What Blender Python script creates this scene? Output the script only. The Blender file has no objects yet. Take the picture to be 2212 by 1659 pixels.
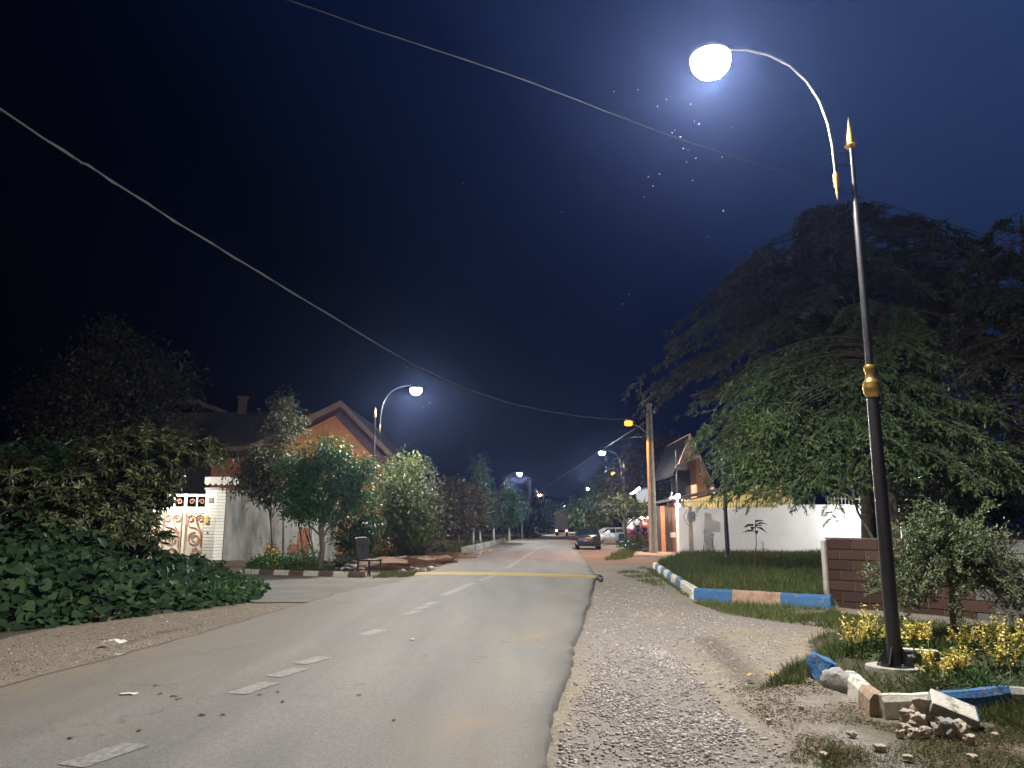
import bpy, bmesh, math, random
import numpy as np
from mathutils import Vector, Matrix, noise

R = math.radians
rnd = random.Random(7)
nr = np.random.default_rng(11)
scene = bpy.context.scene
col = scene.collection

# ------------------------------------------------------------------ camera, sky, exposure
CAM_Z, PITCH, F = 1.6, R(10.5), 1660.0          # F: focal length in pixels of a 2212 px wide picture
cam = bpy.data.cameras.new('camera')
cam.sensor_width = 36.0
cam.lens = 36.0 * F / 2212.0
cam.clip_end = 3000
camo = bpy.data.objects.new('camera', cam)
camo.location = (0, 0, CAM_Z)
camo.rotation_euler = (R(90) + PITCH, 0, 0)
col.objects.link(camo)
scene.camera = camo

world = bpy.data.worlds.new('World')
scene.world = world
world.use_nodes = True
wn, wl = world.node_tree.nodes, world.node_tree.links
wn.clear()
wo = wn.new('ShaderNodeOutputWorld')
wb = wn.new('ShaderNodeBackground')
tc = wn.new('ShaderNodeTexCoord')
dp = wn.new('ShaderNodeVectorMath'); dp.operation = 'DOT_PRODUCT'; dp.inputs[1].default_value = (0.55, 0.30, 0.78)  # sky lightens up and right: lamp glare put into its colour
rp = wn.new('ShaderNodeValToRGB')
wl.new(tc.outputs['Generated'], dp.inputs[0])
mr = wn.new('ShaderNodeMapRange'); mr.inputs['From Min'].default_value = -0.2; mr.inputs['From Max'].default_value = 1.0
wl.new(dp.outputs['Value'], mr.inputs['Value']); wl.new(mr.outputs[0], rp.inputs[0])
e = rp.color_ramp.elements
e[0].position, e[0].color = 0.0, (0.0001, 0.0001, 0.0002, 1)
e[1].position, e[1].color = 1.0, (0.016, 0.033, 0.088, 1)
for p_, c_ in ((0.28, (0.0001, 0.0001, 0.0004)), (0.50, (0.0001, 0.0004, 0.0022)), (0.70, (0.0009, 0.0030, 0.0140)), (0.90, (0.0085, 0.019, 0.056))):
    m_ = rp.color_ramp.elements.new(p_); m_.color = (*c_, 1)
# warm fill light added to the unseen sky behind the photographer
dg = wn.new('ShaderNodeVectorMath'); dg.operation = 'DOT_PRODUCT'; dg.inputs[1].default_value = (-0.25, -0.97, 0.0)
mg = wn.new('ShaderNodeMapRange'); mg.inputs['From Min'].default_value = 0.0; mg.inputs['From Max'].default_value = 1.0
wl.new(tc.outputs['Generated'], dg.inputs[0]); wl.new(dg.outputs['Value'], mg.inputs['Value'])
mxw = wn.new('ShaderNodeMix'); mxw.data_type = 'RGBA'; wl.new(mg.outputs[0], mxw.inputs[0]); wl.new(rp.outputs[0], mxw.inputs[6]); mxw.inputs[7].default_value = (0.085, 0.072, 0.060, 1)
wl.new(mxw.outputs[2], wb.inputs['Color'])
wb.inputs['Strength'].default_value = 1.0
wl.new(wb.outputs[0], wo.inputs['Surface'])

vs = scene.view_settings
vs.view_transform = 'Standard'
try: vs.look = 'None'
except Exception: pass
vs.exposure, vs.gamma = 1.0, 1.0
scene.cycles.use_denoising = True
scene.cycles.max_bounces = 5
scene.cycles.diffuse_bounces = 2
scene.cycles.volume_bounces = 0
scene.cycles.sample_clamp_indirect = 3.0

# ------------------------------------------------------------------ measuring the place from the photograph
CP, SP = math.cos(PITCH), math.sin(PITCH)
def ray(px, py):
    r, u = (px - 1106) / F, (829.5 - py) / F
    return Vector((r, CP - u * SP, SP + u * CP))
def G(px, py, z=0.0):
    d = ray(px, py); t = (z - CAM_Z) / d.z
    return Vector((d.x * t, d.y * t, z))
def A(px, py, Y):
    d = ray(px, py); t = Y / d.y
    return Vector((d.x * t, Y, CAM_Z + d.z * t))
def onplane(px, py, p0, p1):
    """where the sight line meets the vertical plane through p0 and p1"""
    d = ray(px, py)
    n = Vector((p1[1] - p0[1], -(p1[0] - p0[0]), 0))
    t = n.dot(Vector((p0[0], p0[1], 0))) / n.dot(Vector((d.x, d.y, 0)))
    return Vector((d.x * t, d.y * t, CAM_Z + d.z * t))

# ------------------------------------------------------------------ materials
MATS = {}
def newmat(name):
    m = bpy.data.materials.new(name); m.use_nodes = True
    m.node_tree.nodes.clear(); MATS[name] = m
    return m, m.node_tree.nodes, m.node_tree.links
def mat(name, c1, c2=None, scale=4.0, rough=0.7, bump=0.0, bscale=None, metal=0.0, detail=6, spec=0.5, lo=0.35, hi=0.65, coat=0.0, stretch=None):
    if name in MATS: return MATS[name]
    m, n, l = newmat(name)
    out = n.new('ShaderNodeOutputMaterial'); b = n.new('ShaderNodeBsdfPrincipled')
    l.new(b.outputs[0], out.inputs['Surface'])
    b.inputs['Roughness'].default_value = rough
    b.inputs['Metallic'].default_value = metal
    b.inputs['Specular IOR Level'].default_value = spec
    b.inputs['Coat Weight'].default_value = coat
    b.inputs['Base Color'].default_value = (*c1, 1)
    tc = n.new('ShaderNodeTexCoord')
    if c2 is not None:
        nz = n.new('ShaderNodeTexNoise'); nz.inputs['Scale'].default_value = scale; nz.inputs['Detail'].default_value = detail
        nz.inputs['Roughness'].default_value = 0.65
        if stretch:
            mp = n.new('ShaderNodeMapping'); mp.inputs['Scale'].default_value = stretch; l.new(tc.outputs['Object'], mp.inputs[0]); l.new(mp.outputs[0], nz.inputs['Vector'])
        else: l.new(tc.outputs['Object'], nz.inputs['Vector'])
        cr = n.new('ShaderNodeValToRGB')
        cr.color_ramp.elements[0].position, cr.color_ramp.elements[0].color = lo, (*c1, 1)
        cr.color_ramp.elements[1].position, cr.color_ramp.elements[1].color = hi, (*c2, 1)
        l.new(nz.outputs['Fac'], cr.inputs[0]); l.new(cr.outputs[0], b.inputs['Base Color'])
    if bump:
        nz2 = n.new('ShaderNodeTexNoise'); nz2.inputs['Scale'].default_value = bscale or scale * 4; nz2.inputs['Detail'].default_value = 5
        l.new(tc.outputs['Object'], nz2.inputs['Vector'])
        bp = n.new('ShaderNodeBump'); bp.inputs['Strength'].default_value = bump; bp.inputs['Distance'].default_value = 0.02
        l.new(nz2.outputs['Fac'], bp.inputs['Height']); l.new(bp.outputs[0], b.inputs['Normal'])
    return m
def leafmat(name, c1, c2, rough=0.45, trans=0.22, spec=0.4, c3=None):
    m, n, l = newmat(name)
    out = n.new('ShaderNodeOutputMaterial'); b = n.new('ShaderNodeBsdfPrincipled'); t = n.new('ShaderNodeBsdfTranslucent')
    mx = n.new('ShaderNodeMixShader'); mx.inputs[0].default_value = trans
    g = n.new('ShaderNodeNewGeometry'); cr = n.new('ShaderNodeValToRGB')
    cr.color_ramp.elements[0].color = (*c1, 1); cr.color_ramp.elements[1].color = (*c2, 1)
    if c3:
        cr.color_ramp.elements[1].position = 0.82
        e3 = cr.color_ramp.elements.new(0.95); e3.color = (*c3, 1)
    l.new(g.outputs['Random Per Island'], cr.inputs[0])
    l.new(cr.outputs[0], b.inputs['Base Color']); l.new(cr.outputs[0], t.inputs['Color'])
    b.inputs['Roughness'].default_value = rough; b.inputs['Specular IOR Level'].default_value = spec
    l.new(b.outputs[0], mx.inputs[1]); l.new(t.outputs[0], mx.inputs[2]); l.new(mx.outputs[0], out.inputs['Surface'])
    return m
def emit(name, c, s):
    m, n, l = newmat(name)
    out = n.new('ShaderNodeOutputMaterial'); em = n.new('ShaderNodeEmission')
    em.inputs['Color'].default_value = (*c, 1); em.inputs['Strength'].default_value = s
    l.new(em.outputs[0], out.inputs['Surface'])
    return m

# ------------------------------------------------------------------ mesh building
def fixz(v): return Vector(v)
class MB:
    def __init__(s): s.v, s.f, s.m = [], [], []
    def add(s, vs, fs, mi=0):
        o = len(s.v); s.v += [tuple(v) for v in vs]; s.f += [tuple(i + o for i in f) for f in fs]; s.m += [mi] * len(fs)
    def box(s, c, size, rot=None, mi=0, taper=1.0):
        hx, hy, hz = size[0] / 2, size[1] / 2, size[2] / 2
        vs = []
        for z in (-1, 1):
            k = taper if z > 0 else 1.0
            for x, y in ((-1, -1), (1, -1), (1, 1), (-1, 1)): vs.append(Vector((x * hx * k, y * hy * k, z * hz)))
        if rot is not None:
            mrot = rot if isinstance(rot, Matrix) else Matrix.Rotation(rot, 3, 'Z')
            vs = [mrot @ v for v in vs]
        c = Vector(c)
        s.add([v + c for v in vs], [(3, 2, 1, 0), (4, 5, 6, 7), (0, 1, 5, 4), (1, 2, 6, 5), (2, 3, 7, 6), (3, 0, 4, 7)], mi)
    def bar(s, a, b, w, h, mi=0):
        a, b = Vector(a), Vector(b); d = b - a
        z = d.normalized(); up = Vector((0, 0, 1)) if abs(z.z) < 0.95 else Vector((0, 1, 0))
        x = up.cross(z).normalized(); y = z.cross(x)
        s.box((a + b) / 2, (w, h, d.length), Matrix((x, y, z)).transposed(), mi)
    def tube(s, pts, rad, n=8, mi=0, cap=True):
        pts = [Vector(p) for p in pts]
        if not hasattr(rad, '__len__'): rad = [rad] * len(pts)
        rings = []; prev = None
        for i, p in enumerate(pts):
            t = (pts[min(i + 1, len(pts) - 1)] - pts[max(i - 1, 0)]).normalized()
            if prev is None:
                up = Vector((0, 0, 1)) if abs(t.z) < 0.9 else Vector((1, 0, 0))
                x = up.cross(t).normalized()
            else:
                x = (prev - t * prev.dot(t))
                x = x.normalized() if x.length > 1e-5 else Vector((1, 0, 0))
            prev = x; y = t.cross(x)
            rings.append([p + (x * math.cos(2 * math.pi * k / n) + y * math.sin(2 * math.pi * k / n)) * rad[i] for k in range(n)])
        vs = [v for r in rings for v in r]; fs = []
        for i in range(len(pts) - 1):
            for k in range(n):
                a, b = i * n + k, i * n + (k + 1) % n
                fs.append((a, b, b + n, a + n))
        if cap:
            fs.append(tuple(range(n - 1, -1, -1))); fs.append(tuple((len(pts) - 1) * n + k for k in range(n)))
        s.add(vs, fs, mi)
    def lathe(s, prof, base=(0, 0, 0), n=20, mi=0):
        b = Vector(base); vs = []; fs = []
        for r, z in prof:
            for k in range(n):
                a = 2 * math.pi * k / n; vs.append(b + Vector((r * math.cos(a), r * math.sin(a), z)))
        for i in range(len(prof) - 1):
            for k in range(n):
                a, c = i * n + k, i * n + (k + 1) % n
                fs.append((a, c, c + n, a + n))
        fs.append(tuple(range(n - 1, -1, -1))); fs.append(tuple((len(prof) - 1) * n + k for k in range(n)))
        s.add(vs, fs, mi)
    def prism(s, poly, off, mi=0):
        """closed polygon (3D points) pushed along off"""
        n = len(poly); off = Vector(off)
        vs = [Vector(p) for p in poly] + [Vector(p) + off for p in poly]
        fs = [tuple(range(n - 1, -1, -1)), tuple(range(n, 2 * n))] + [(k, (k + 1) % n, (k + 1) % n + n, k + n) for k in range(n)]
        s.add(vs, fs, mi)
    def rock(s, c, size, seed, mi=0, sub=2, rough=0.3, rot=0.0):
        bm = bmesh.new(); bmesh.ops.create_icosphere(bm, subdivisions=sub, radius=1.0)
        o = Vector((seed * 3.1, seed * 1.7, seed * 0.9)); rm = Matrix.Rotation(rot, 3, 'Z'); vs = []
        for v in bm.verts:
            p = v.co.copy(); q = Vector([max(-0.72, min(0.72, x)) for x in p])
            q *= 1 + rough * noise.noise(p * 1.7 + o) + rough * 0.5 * noise.noise(p * 4 + o)
            vs.append(rm @ Vector((q.x * size[0], q.y * size[1], q.z * size[2])) + Vector(c))
        s.add(vs, [[v.index for v in f.verts] for f in bm.faces], mi); bm.free()
    def build(s, name, mats, parent=None, smooth=False, bevel=0.0, loc=None):
        me = bpy.data.meshes.new(name)
        me.from_pydata(s.v, [], s.f)
        mats = mats if isinstance(mats, (list, tuple)) else [mats]
        for m in mats: me.materials.append(m)
        me.polygons.foreach_set('material_index', s.m)
        bm = bmesh.new(); bm.from_mesh(me); bmesh.ops.recalc_face_normals(bm, faces=bm.faces)
        if bevel:
            bmesh.ops.bevel(bm, geom=[e for e in bm.edges if len(e.link_faces) == 2 and e.calc_face_angle(0) > 0.6], offset=bevel, segments=2, affect='EDGES', profile=0.6)
        bm.to_mesh(me); bm.free()
        if smooth:
            me.polygons.foreach_set('use_smooth', [True] * len(me.polygons))
            try: me.set_sharp_from_angle(angle=R(38))
            except Exception: pass
        o = bpy.data.objects.new(name, me); col.objects.link(o)
        if parent: o.parent = parent
        if loc is not None: o.location = loc
        return o

def tag(o, label=None, cat=None, group=None, kind=None):
    if label: o['label'] = label
    if cat: o['category'] = cat
    if group: o['group'] = group
    if kind: o['kind'] = kind
    return o
def thing(name, label, cat, loc=(0, 0, 0), rz=0.0, group=None):
    o = bpy.data.objects.new(name, None); col.objects.link(o)
    o.empty_display_size = 0.2
    o.location = loc; o.rotation_euler = (0, 0, rz)
    return tag(o, label, cat, group)
KIDS = {}
def kids(o): return [c for c in bpy.data.objects if c.parent == o]
def copy_tree(o, loc, rz, label, group=None, parent=None):
    c = o.copy(); col.objects.link(c); c.parent = parent
    if parent is None:
        c.location = loc; c.rotation_euler = (0, 0, rz); c['label'] = label
        if group: c['group'] = group
    for k in kids(o): copy_tree(k, None, 0, None, None, c)
    return c

TPL = {
 'quad': (np.array([(0, 0, 0), (.45, .5, .06), (1, 0, -.06), (.45, -.5, .06)]), [(0, 1, 2, 3)]),
 'lance': (np.array([(0, 0, 0), (.5, 0, -.05), (1, 0, -.22), (.45, .5, .10), (.45, -.5, .10)]), [(0, 4, 1), (1, 4, 2), (0, 1, 3), (1, 2, 3)]),
 'heart': (np.array([(0, 0, 0), (.45, 0, -.08), (1, 0, -.22), (-.14, .30, 0), (.22, .55, .06), (.62, .40, -.02), (-.14, -.30, 0), (.22, -.55, .06), (.62, -.40, -.02)]),
           [(0, 1, 4, 3), (1, 2, 5, 4), (0, 6, 7, 1), (1, 7, 8, 2)]),
 'blade': (np.array([(0, .5, 0), (0, -.5, 0), (.55, -.33, .06), (.55, .33, .06), (1, 0, .3)]), [(0, 1, 2, 3), (3, 2, 4)]),
}
def unit(a): return a / np.maximum(np.linalg.norm(a, axis=-1, keepdims=True), 1e-6)
def leaves(name, P, D, N, L, W, m, parent=None, shape='quad', mi=None):
    P, D, N = np.asarray(P, float), unit(np.asarray(D, float)), np.asarray(N, float)
    S = unit(np.cross(D, N)); Nn = np.cross(S, D)
    tv, tf = TPL[shape]; n = len(P)
    L = np.broadcast_to(np.asarray(L, float), (n,)); W = np.broadcast_to(np.asarray(W, float), (n,))
    V = (P[:, None] + D[:, None] * (tv[None, :, 0:1] * L[:, None, None]) + S[:, None] * (tv[None, :, 1:2] * W[:, None, None]) + Nn[:, None] * (tv[None, :, 2:3] * L[:, None, None]))
    k = len(tv); V = V.reshape(-1, 3)
    base = (np.arange(n) * k)
    sizes = [len(f) for f in tf]
    flat = np.concatenate([np.array(f) for f in tf])
    loops = (base[:, None] + flat[None]).ravel()
    tot = np.tile(sizes, n); start = np.concatenate([[0], np.cumsum(tot)[:-1]])
    me = bpy.data.meshes.new(name)
    me.vertices.add(len(V)); me.vertices.foreach_set('co', V.ravel())
    me.loops.add(len(loops)); me.loops.foreach_set('vertex_index', loops.astype(np.int32))
    me.polygons.add(len(tot)); me.polygons.foreach_set('loop_start', start.astype(np.int32)); me.polygons.foreach_set('loop_total', tot.astype(np.int32))
    for mm in (m if isinstance(m, (list, tuple)) else [m]): me.materials.append(mm)
    if mi is not None: me.polygons.foreach_set('material_index', np.repeat(np.asarray(mi), len(tf)).astype(np.int32))
    me.update(calc_edges=True); me.validate()
    o = bpy.data.objects.new(name, me); col.objects.link(o)
    if parent: o.parent = parent
    return o
def rdir(n): return unit(nr.normal(size=(n, 3)))

def inpoly(x, y, poly):
    x, y = np.asarray(x), np.asarray(y); c = np.zeros(x.shape, bool)
    for i in range(len(poly)):
        x1, y1 = poly[i][0], poly[i][1]; x2, y2 = poly[i - 1][0], poly[i - 1][1]
        c ^= ((y1 > y) != (y2 > y)) & (x < (x2 - x1) * (y - y1) / ((y2 - y1) if y2 != y1 else 1e-9) + x1)
    return c
def polydist(x, y, line):
    d = np.full(np.shape(x), 1e9)
    for i in range(len(line) - 1):
        ax, ay, bx, by = line[i][0], line[i][1], line[i + 1][0], line[i + 1][1]
        t = np.clip(((x - ax) * (bx - ax) + (y - ay) * (by - ay)) / ((bx - ax) ** 2 + (by - ay) ** 2 + 1e-9), 0, 1)
        d = np.minimum(d, np.hypot(x - ax - t * (bx - ax), y - ay - t * (by - ay)))
    return d
def Gs(pts, z=0.0): return [tuple(G(x, y, z)) for x, y in pts]
def sample(poly, n):
    xs = [p[0] for p in poly]; ys = [p[1] for p in poly]; X, Y = np.empty(0), np.empty(0)
    while len(X) < n:
        x = nr.uniform(min(xs), max(xs), n); y = nr.uniform(min(ys), max(ys), n); k = inpoly(x, y, poly)
        X, Y = np.concatenate([X, x[k]]), np.concatenate([Y, y[k]])
    return X[:n], Y[:n]
def vnoise(x, y, s, o=0.0):
    return np.array([noise.noise(Vector((a * s + o, b * s - o, o))) for a, b in zip(np.ravel(x), np.ravel(y))]).reshape(np.shape(x))

# ------------------------------------------------------------------ outlines on the ground (metres)
LEFT = [(-7.2, -12), (-6.6, -4), (-5.9, 3)] + [p[:2] for p in Gs([(0, 1490), (300, 1408), (545, 1337), (720, 1287), (843, 1262), (920, 1240), (980, 1211), (1040, 1187), (1112, 1168), (1165, 1156.5), (1192, 1149)])] + [(40, 500)]
RIGHT = [(-1.3, -12), (-0.7, -4), (-0.1, 3)] + [p[:2] for p in Gs([(1181, 1659), (1198.6, 1537), (1229.8, 1450), (1250.7, 1373), (1271.5, 1311), (1286, 1247), (1266, 1211), (1246, 1189), (1235, 1172), (1229, 1160), (1224, 1150.5)])] + [(46, 500)]
PLOT = [p[:2] for p in Gs([(1415, 1224), (1503, 1292), (1798, 1311)])] + [(30, 22), (30, 44), (9.5, 44)]
PLANTER = [p[:2] for p in Gs([(1786, 1460), (1833, 1486), (1902, 1546), (2177, 1524)])] + [(6.2, 7.0), (8.5, 9.0), (8.3, 12.6), (5.8, 13.2), (4.2, 11.4)]
GULLY = [p[:2] for p in Gs([(-60, 1440), (83, 1410), (231, 1392), (331, 1367), (430, 1345)])]
RUT = [p[:2] for p in Gs([(1530, 1375), (1550, 1395), (1600, 1440), (1640, 1475)])]
GRAVEL = [p[:2] for p in Gs([(1200, 1659), (1215, 1560), (1262, 1490), (1290, 1430), (1330, 1390), (1420, 1395), (1490, 1440), (1540, 1500), (1600, 1560), (1700, 1620), (1760, 1659)])] + [(2.6, 4.6), (0.3, 4.6)]

# ------------------------------------------------------------------ ground, road
def ground_height(x, y):
    h = 0.018 * vnoise(x, y, 0.9) + 0.012 * vnoise(x, y, 2.7, 5) - 0.012
    fade = np.clip((60 - y) / 20, 0, 1); h = h * fade - 0.004
    rd = np.minimum(polydist(x, y, LEFT), polydist(x, y, RIGHT))
    inside = inpoly(x, y, LEFT + RIGHT[::-1])
    h = np.where(inside, -0.06, np.where(rd < 0.25, np.minimum(h, -0.012), h))
    h -= 0.075 * np.exp(-(polydist(x, y, GULLY) / 0.10) ** 2) * (0.6 + 0.7 * vnoise(x, y, 1.1, 9))
    h -= 0.05 * np.exp(-(polydist(x, y, RUT) / 0.22) ** 2)
    h += 0.16 * (inpoly(x, y, PLOT) & (polydist(x, y, PLOT + PLOT[:1]) > 0.1))
    h += 0.09 * (inpoly(x, y, PLANTER) & (polydist(x, y, PLANTER + PLANTER[:1]) > 0.12))
    return h
def axis(lo, hi, d0, g, c=0.0):
    a = [c]
    return a
xs = list(np.arange(-9.5, 8.6, 0.1))
d = 0.1
while xs[-1] < 400: d *= 1.12; xs.append(xs[-1] + d)
d = 0.1
while xs[0] > -400: d *= 1.12; xs.insert(0, xs[0] - d)
ys = [-14, -8, -4, -1, 1.5, 3, 4]
while ys[-1] < 900: ys.append(ys[-1] + max(0.07, 0.008 * ys[-1] ** 1.05))
ys = [v for v in ys]
XX, YY = np.meshgrid(xs, ys)
HH = ground_height(XX, YY)
nx, ny = len(xs), len(ys)
def lerp3(a, b, t): return np.asarray(a) * (1 - t[..., None]) + np.asarray(b) * t[..., None]
C = np.zeros(XX.shape + (3,)) + (0.275, 0.232, 0.178)
n1 = vnoise(XX, YY, 0.35, 3.0); n2 = vnoise(XX, YY, 1.3, 8.0)
C = lerp3(C, (0.31, 0.255, 0.185), np.clip(n1 * 1.2 + 0.3, 0, 1))
right_side = XX > np.interp(YY, [p[1] for p in RIGHT], [p[0] for p in RIGHT])
C = np.where(right_side[..., None], lerp3((0.275, 0.245, 0.215), (0.32, 0.27, 0.195), np.clip(n1 * 1.6 + n2 * 1.2 + 0.25, 0, 1)), C)
gr = inpoly(XX, YY, GRAVEL)
grw = gr * np.clip(polydist(XX, YY, GRAVEL + GRAVEL[:1]) / 0.35 + 0.6 * n2, 0, 1)
C = lerp3(C, (0.27, 0.245, 0.225), grw)
far = np.clip((YY - 26) / 6, 0, 1) * right_side
C = lerp3(C, (0.27, 0.19, 0.14), far * np.clip(0.6 + n1, 0, 1))
green = np.clip((vnoise(XX, YY, 0.8, 21) - 0.05) * 4, 0, 1)
rb = inpoly(XX, YY, [(2.6, 5.2), (4.5, 5.0), (9, 5), (9, 8), (4.6, 7.3), (3.3, 7.2), (3.2, 8.6), (2.6, 7.2)])
rbw = rb * np.clip(polydist(XX, YY, [(2.6, 5.2), (4.5, 5.0), (9, 5), (9, 8), (4.6, 7.3), (3.3, 7.2), (3.2, 8.6), (2.6, 7.2), (2.6, 5.2)]) / 0.5 + 0.4 * n2, 0, 1)
C = lerp3(C, lerp3((0.19, 0.155, 0.11), (0.10, 0.095, 0.05), green), rbw)
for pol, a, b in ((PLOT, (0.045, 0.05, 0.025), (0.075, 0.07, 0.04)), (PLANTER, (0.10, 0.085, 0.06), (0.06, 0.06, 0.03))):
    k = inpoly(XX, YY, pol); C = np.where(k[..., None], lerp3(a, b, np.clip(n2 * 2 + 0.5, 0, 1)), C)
gs = np.exp(-(polydist(XX, YY, GULLY) / 0.12) ** 2)
C = lerp3(C, (0.10, 0.078, 0.055), np.clip(gs * (0.5 + n2), 0, 0.8))
gs = np.exp(-(polydist(XX, YY, RUT) / 0.2) ** 4)
C = lerp3(C, (0.14, 0.115, 0.09), np.clip(gs * 0.8, 0, 1))
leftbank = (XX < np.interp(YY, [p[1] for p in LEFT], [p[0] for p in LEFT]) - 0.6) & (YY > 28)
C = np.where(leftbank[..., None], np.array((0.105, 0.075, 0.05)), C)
yard = (XX < -7.5 - 0.0 * YY) & (YY < 26)
C = np.where(yard[..., None], np.array((0.10, 0.085, 0.06)), C)
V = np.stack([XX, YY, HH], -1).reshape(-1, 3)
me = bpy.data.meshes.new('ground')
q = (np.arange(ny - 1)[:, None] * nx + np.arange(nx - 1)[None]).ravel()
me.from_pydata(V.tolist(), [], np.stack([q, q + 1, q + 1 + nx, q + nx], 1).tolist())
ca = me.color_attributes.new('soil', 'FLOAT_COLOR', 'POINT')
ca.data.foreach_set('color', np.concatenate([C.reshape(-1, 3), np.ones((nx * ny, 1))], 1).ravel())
me.polygons.foreach_set('use_smooth', [True] * len(me.polygons))
gm, n, l = newmat('earth')
out = n.new('ShaderNodeOutputMaterial'); b = n.new('ShaderNodeBsdfPrincipled'); l.new(b.outputs[0], out.inputs[0])
at = n.new('ShaderNodeVertexColor'); at.layer_name = 'soil'; tcn = n.new('ShaderNodeTexCoord')
nz = n.new('ShaderNodeTexNoise'); nz.inputs['Scale'].default_value = 9; nz.inputs['Detail'].default_value = 9; nz.inputs['Roughness'].default_value = 0.75
l.new(tcn.outputs['Object'], nz.inputs['Vector'])
mrn = n.new('ShaderNodeMapRange'); mrn.inputs['From Min'].default_value = 0.25; mrn.inputs['From Max'].default_value = 0.75; mrn.inputs['To Min'].default_value = 0.55; mrn.inputs['To Max'].default_value = 1.35
l.new(nz.outputs['Fac'], mrn.inputs['Value'])
vo = n.new('ShaderNodeTexVoronoi'); vo.inputs['Scale'].default_value = 34; l.new(tcn.outputs['Object'], vo.inputs['Vector'])
mr2 = n.new('ShaderNodeMapRange'); mr2.inputs['From Min'].default_value = 0.0; mr2.inputs['From Max'].default_value = 0.6; mr2.inputs['To Min'].default_value = 1.15; mr2.inputs['To Max'].default_value = 0.75
l.new(vo.outputs['Distance'], mr2.inputs['Value'])
mm = n.new('ShaderNodeMath'); mm.operation = 'MULTIPLY'; l.new(mrn.outputs[0], mm.inputs[0]); l.new(mr2.outputs[0], mm.inputs[1])
vm = n.new('ShaderNodeVectorMath'); vm.operation = 'SCALE'; l.new(at.outputs['Color'], vm.inputs[0]); l.new(mm.outputs[0], vm.inputs['Scale'])
l.new(vm.outputs[0], b.inputs['Base Color']); b.inputs['Roughness'].default_value = 0.95; b.inputs['Specular IOR Level'].default_value = 0.2
ad = n.new('ShaderNodeMath'); ad.operation = 'SUBTRACT'; l.new(nz.outputs['Fac'], ad.inputs[0]); l.new(vo.outputs['Distance'], ad.inputs[1])
bp = n.new('ShaderNodeBump'); bp.inputs['Strength'].default_value = 0.55; bp.inputs['Distance'].default_value = 0.02
l.new(ad.outputs[0], bp.inputs['Height']); l.new(bp.outputs[0], b.inputs['Normal'])
me.materials.append(gm)
o = bpy.data.objects.new('ground', me); col.objects.link(o); o['kind'] = 'structure'

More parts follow.
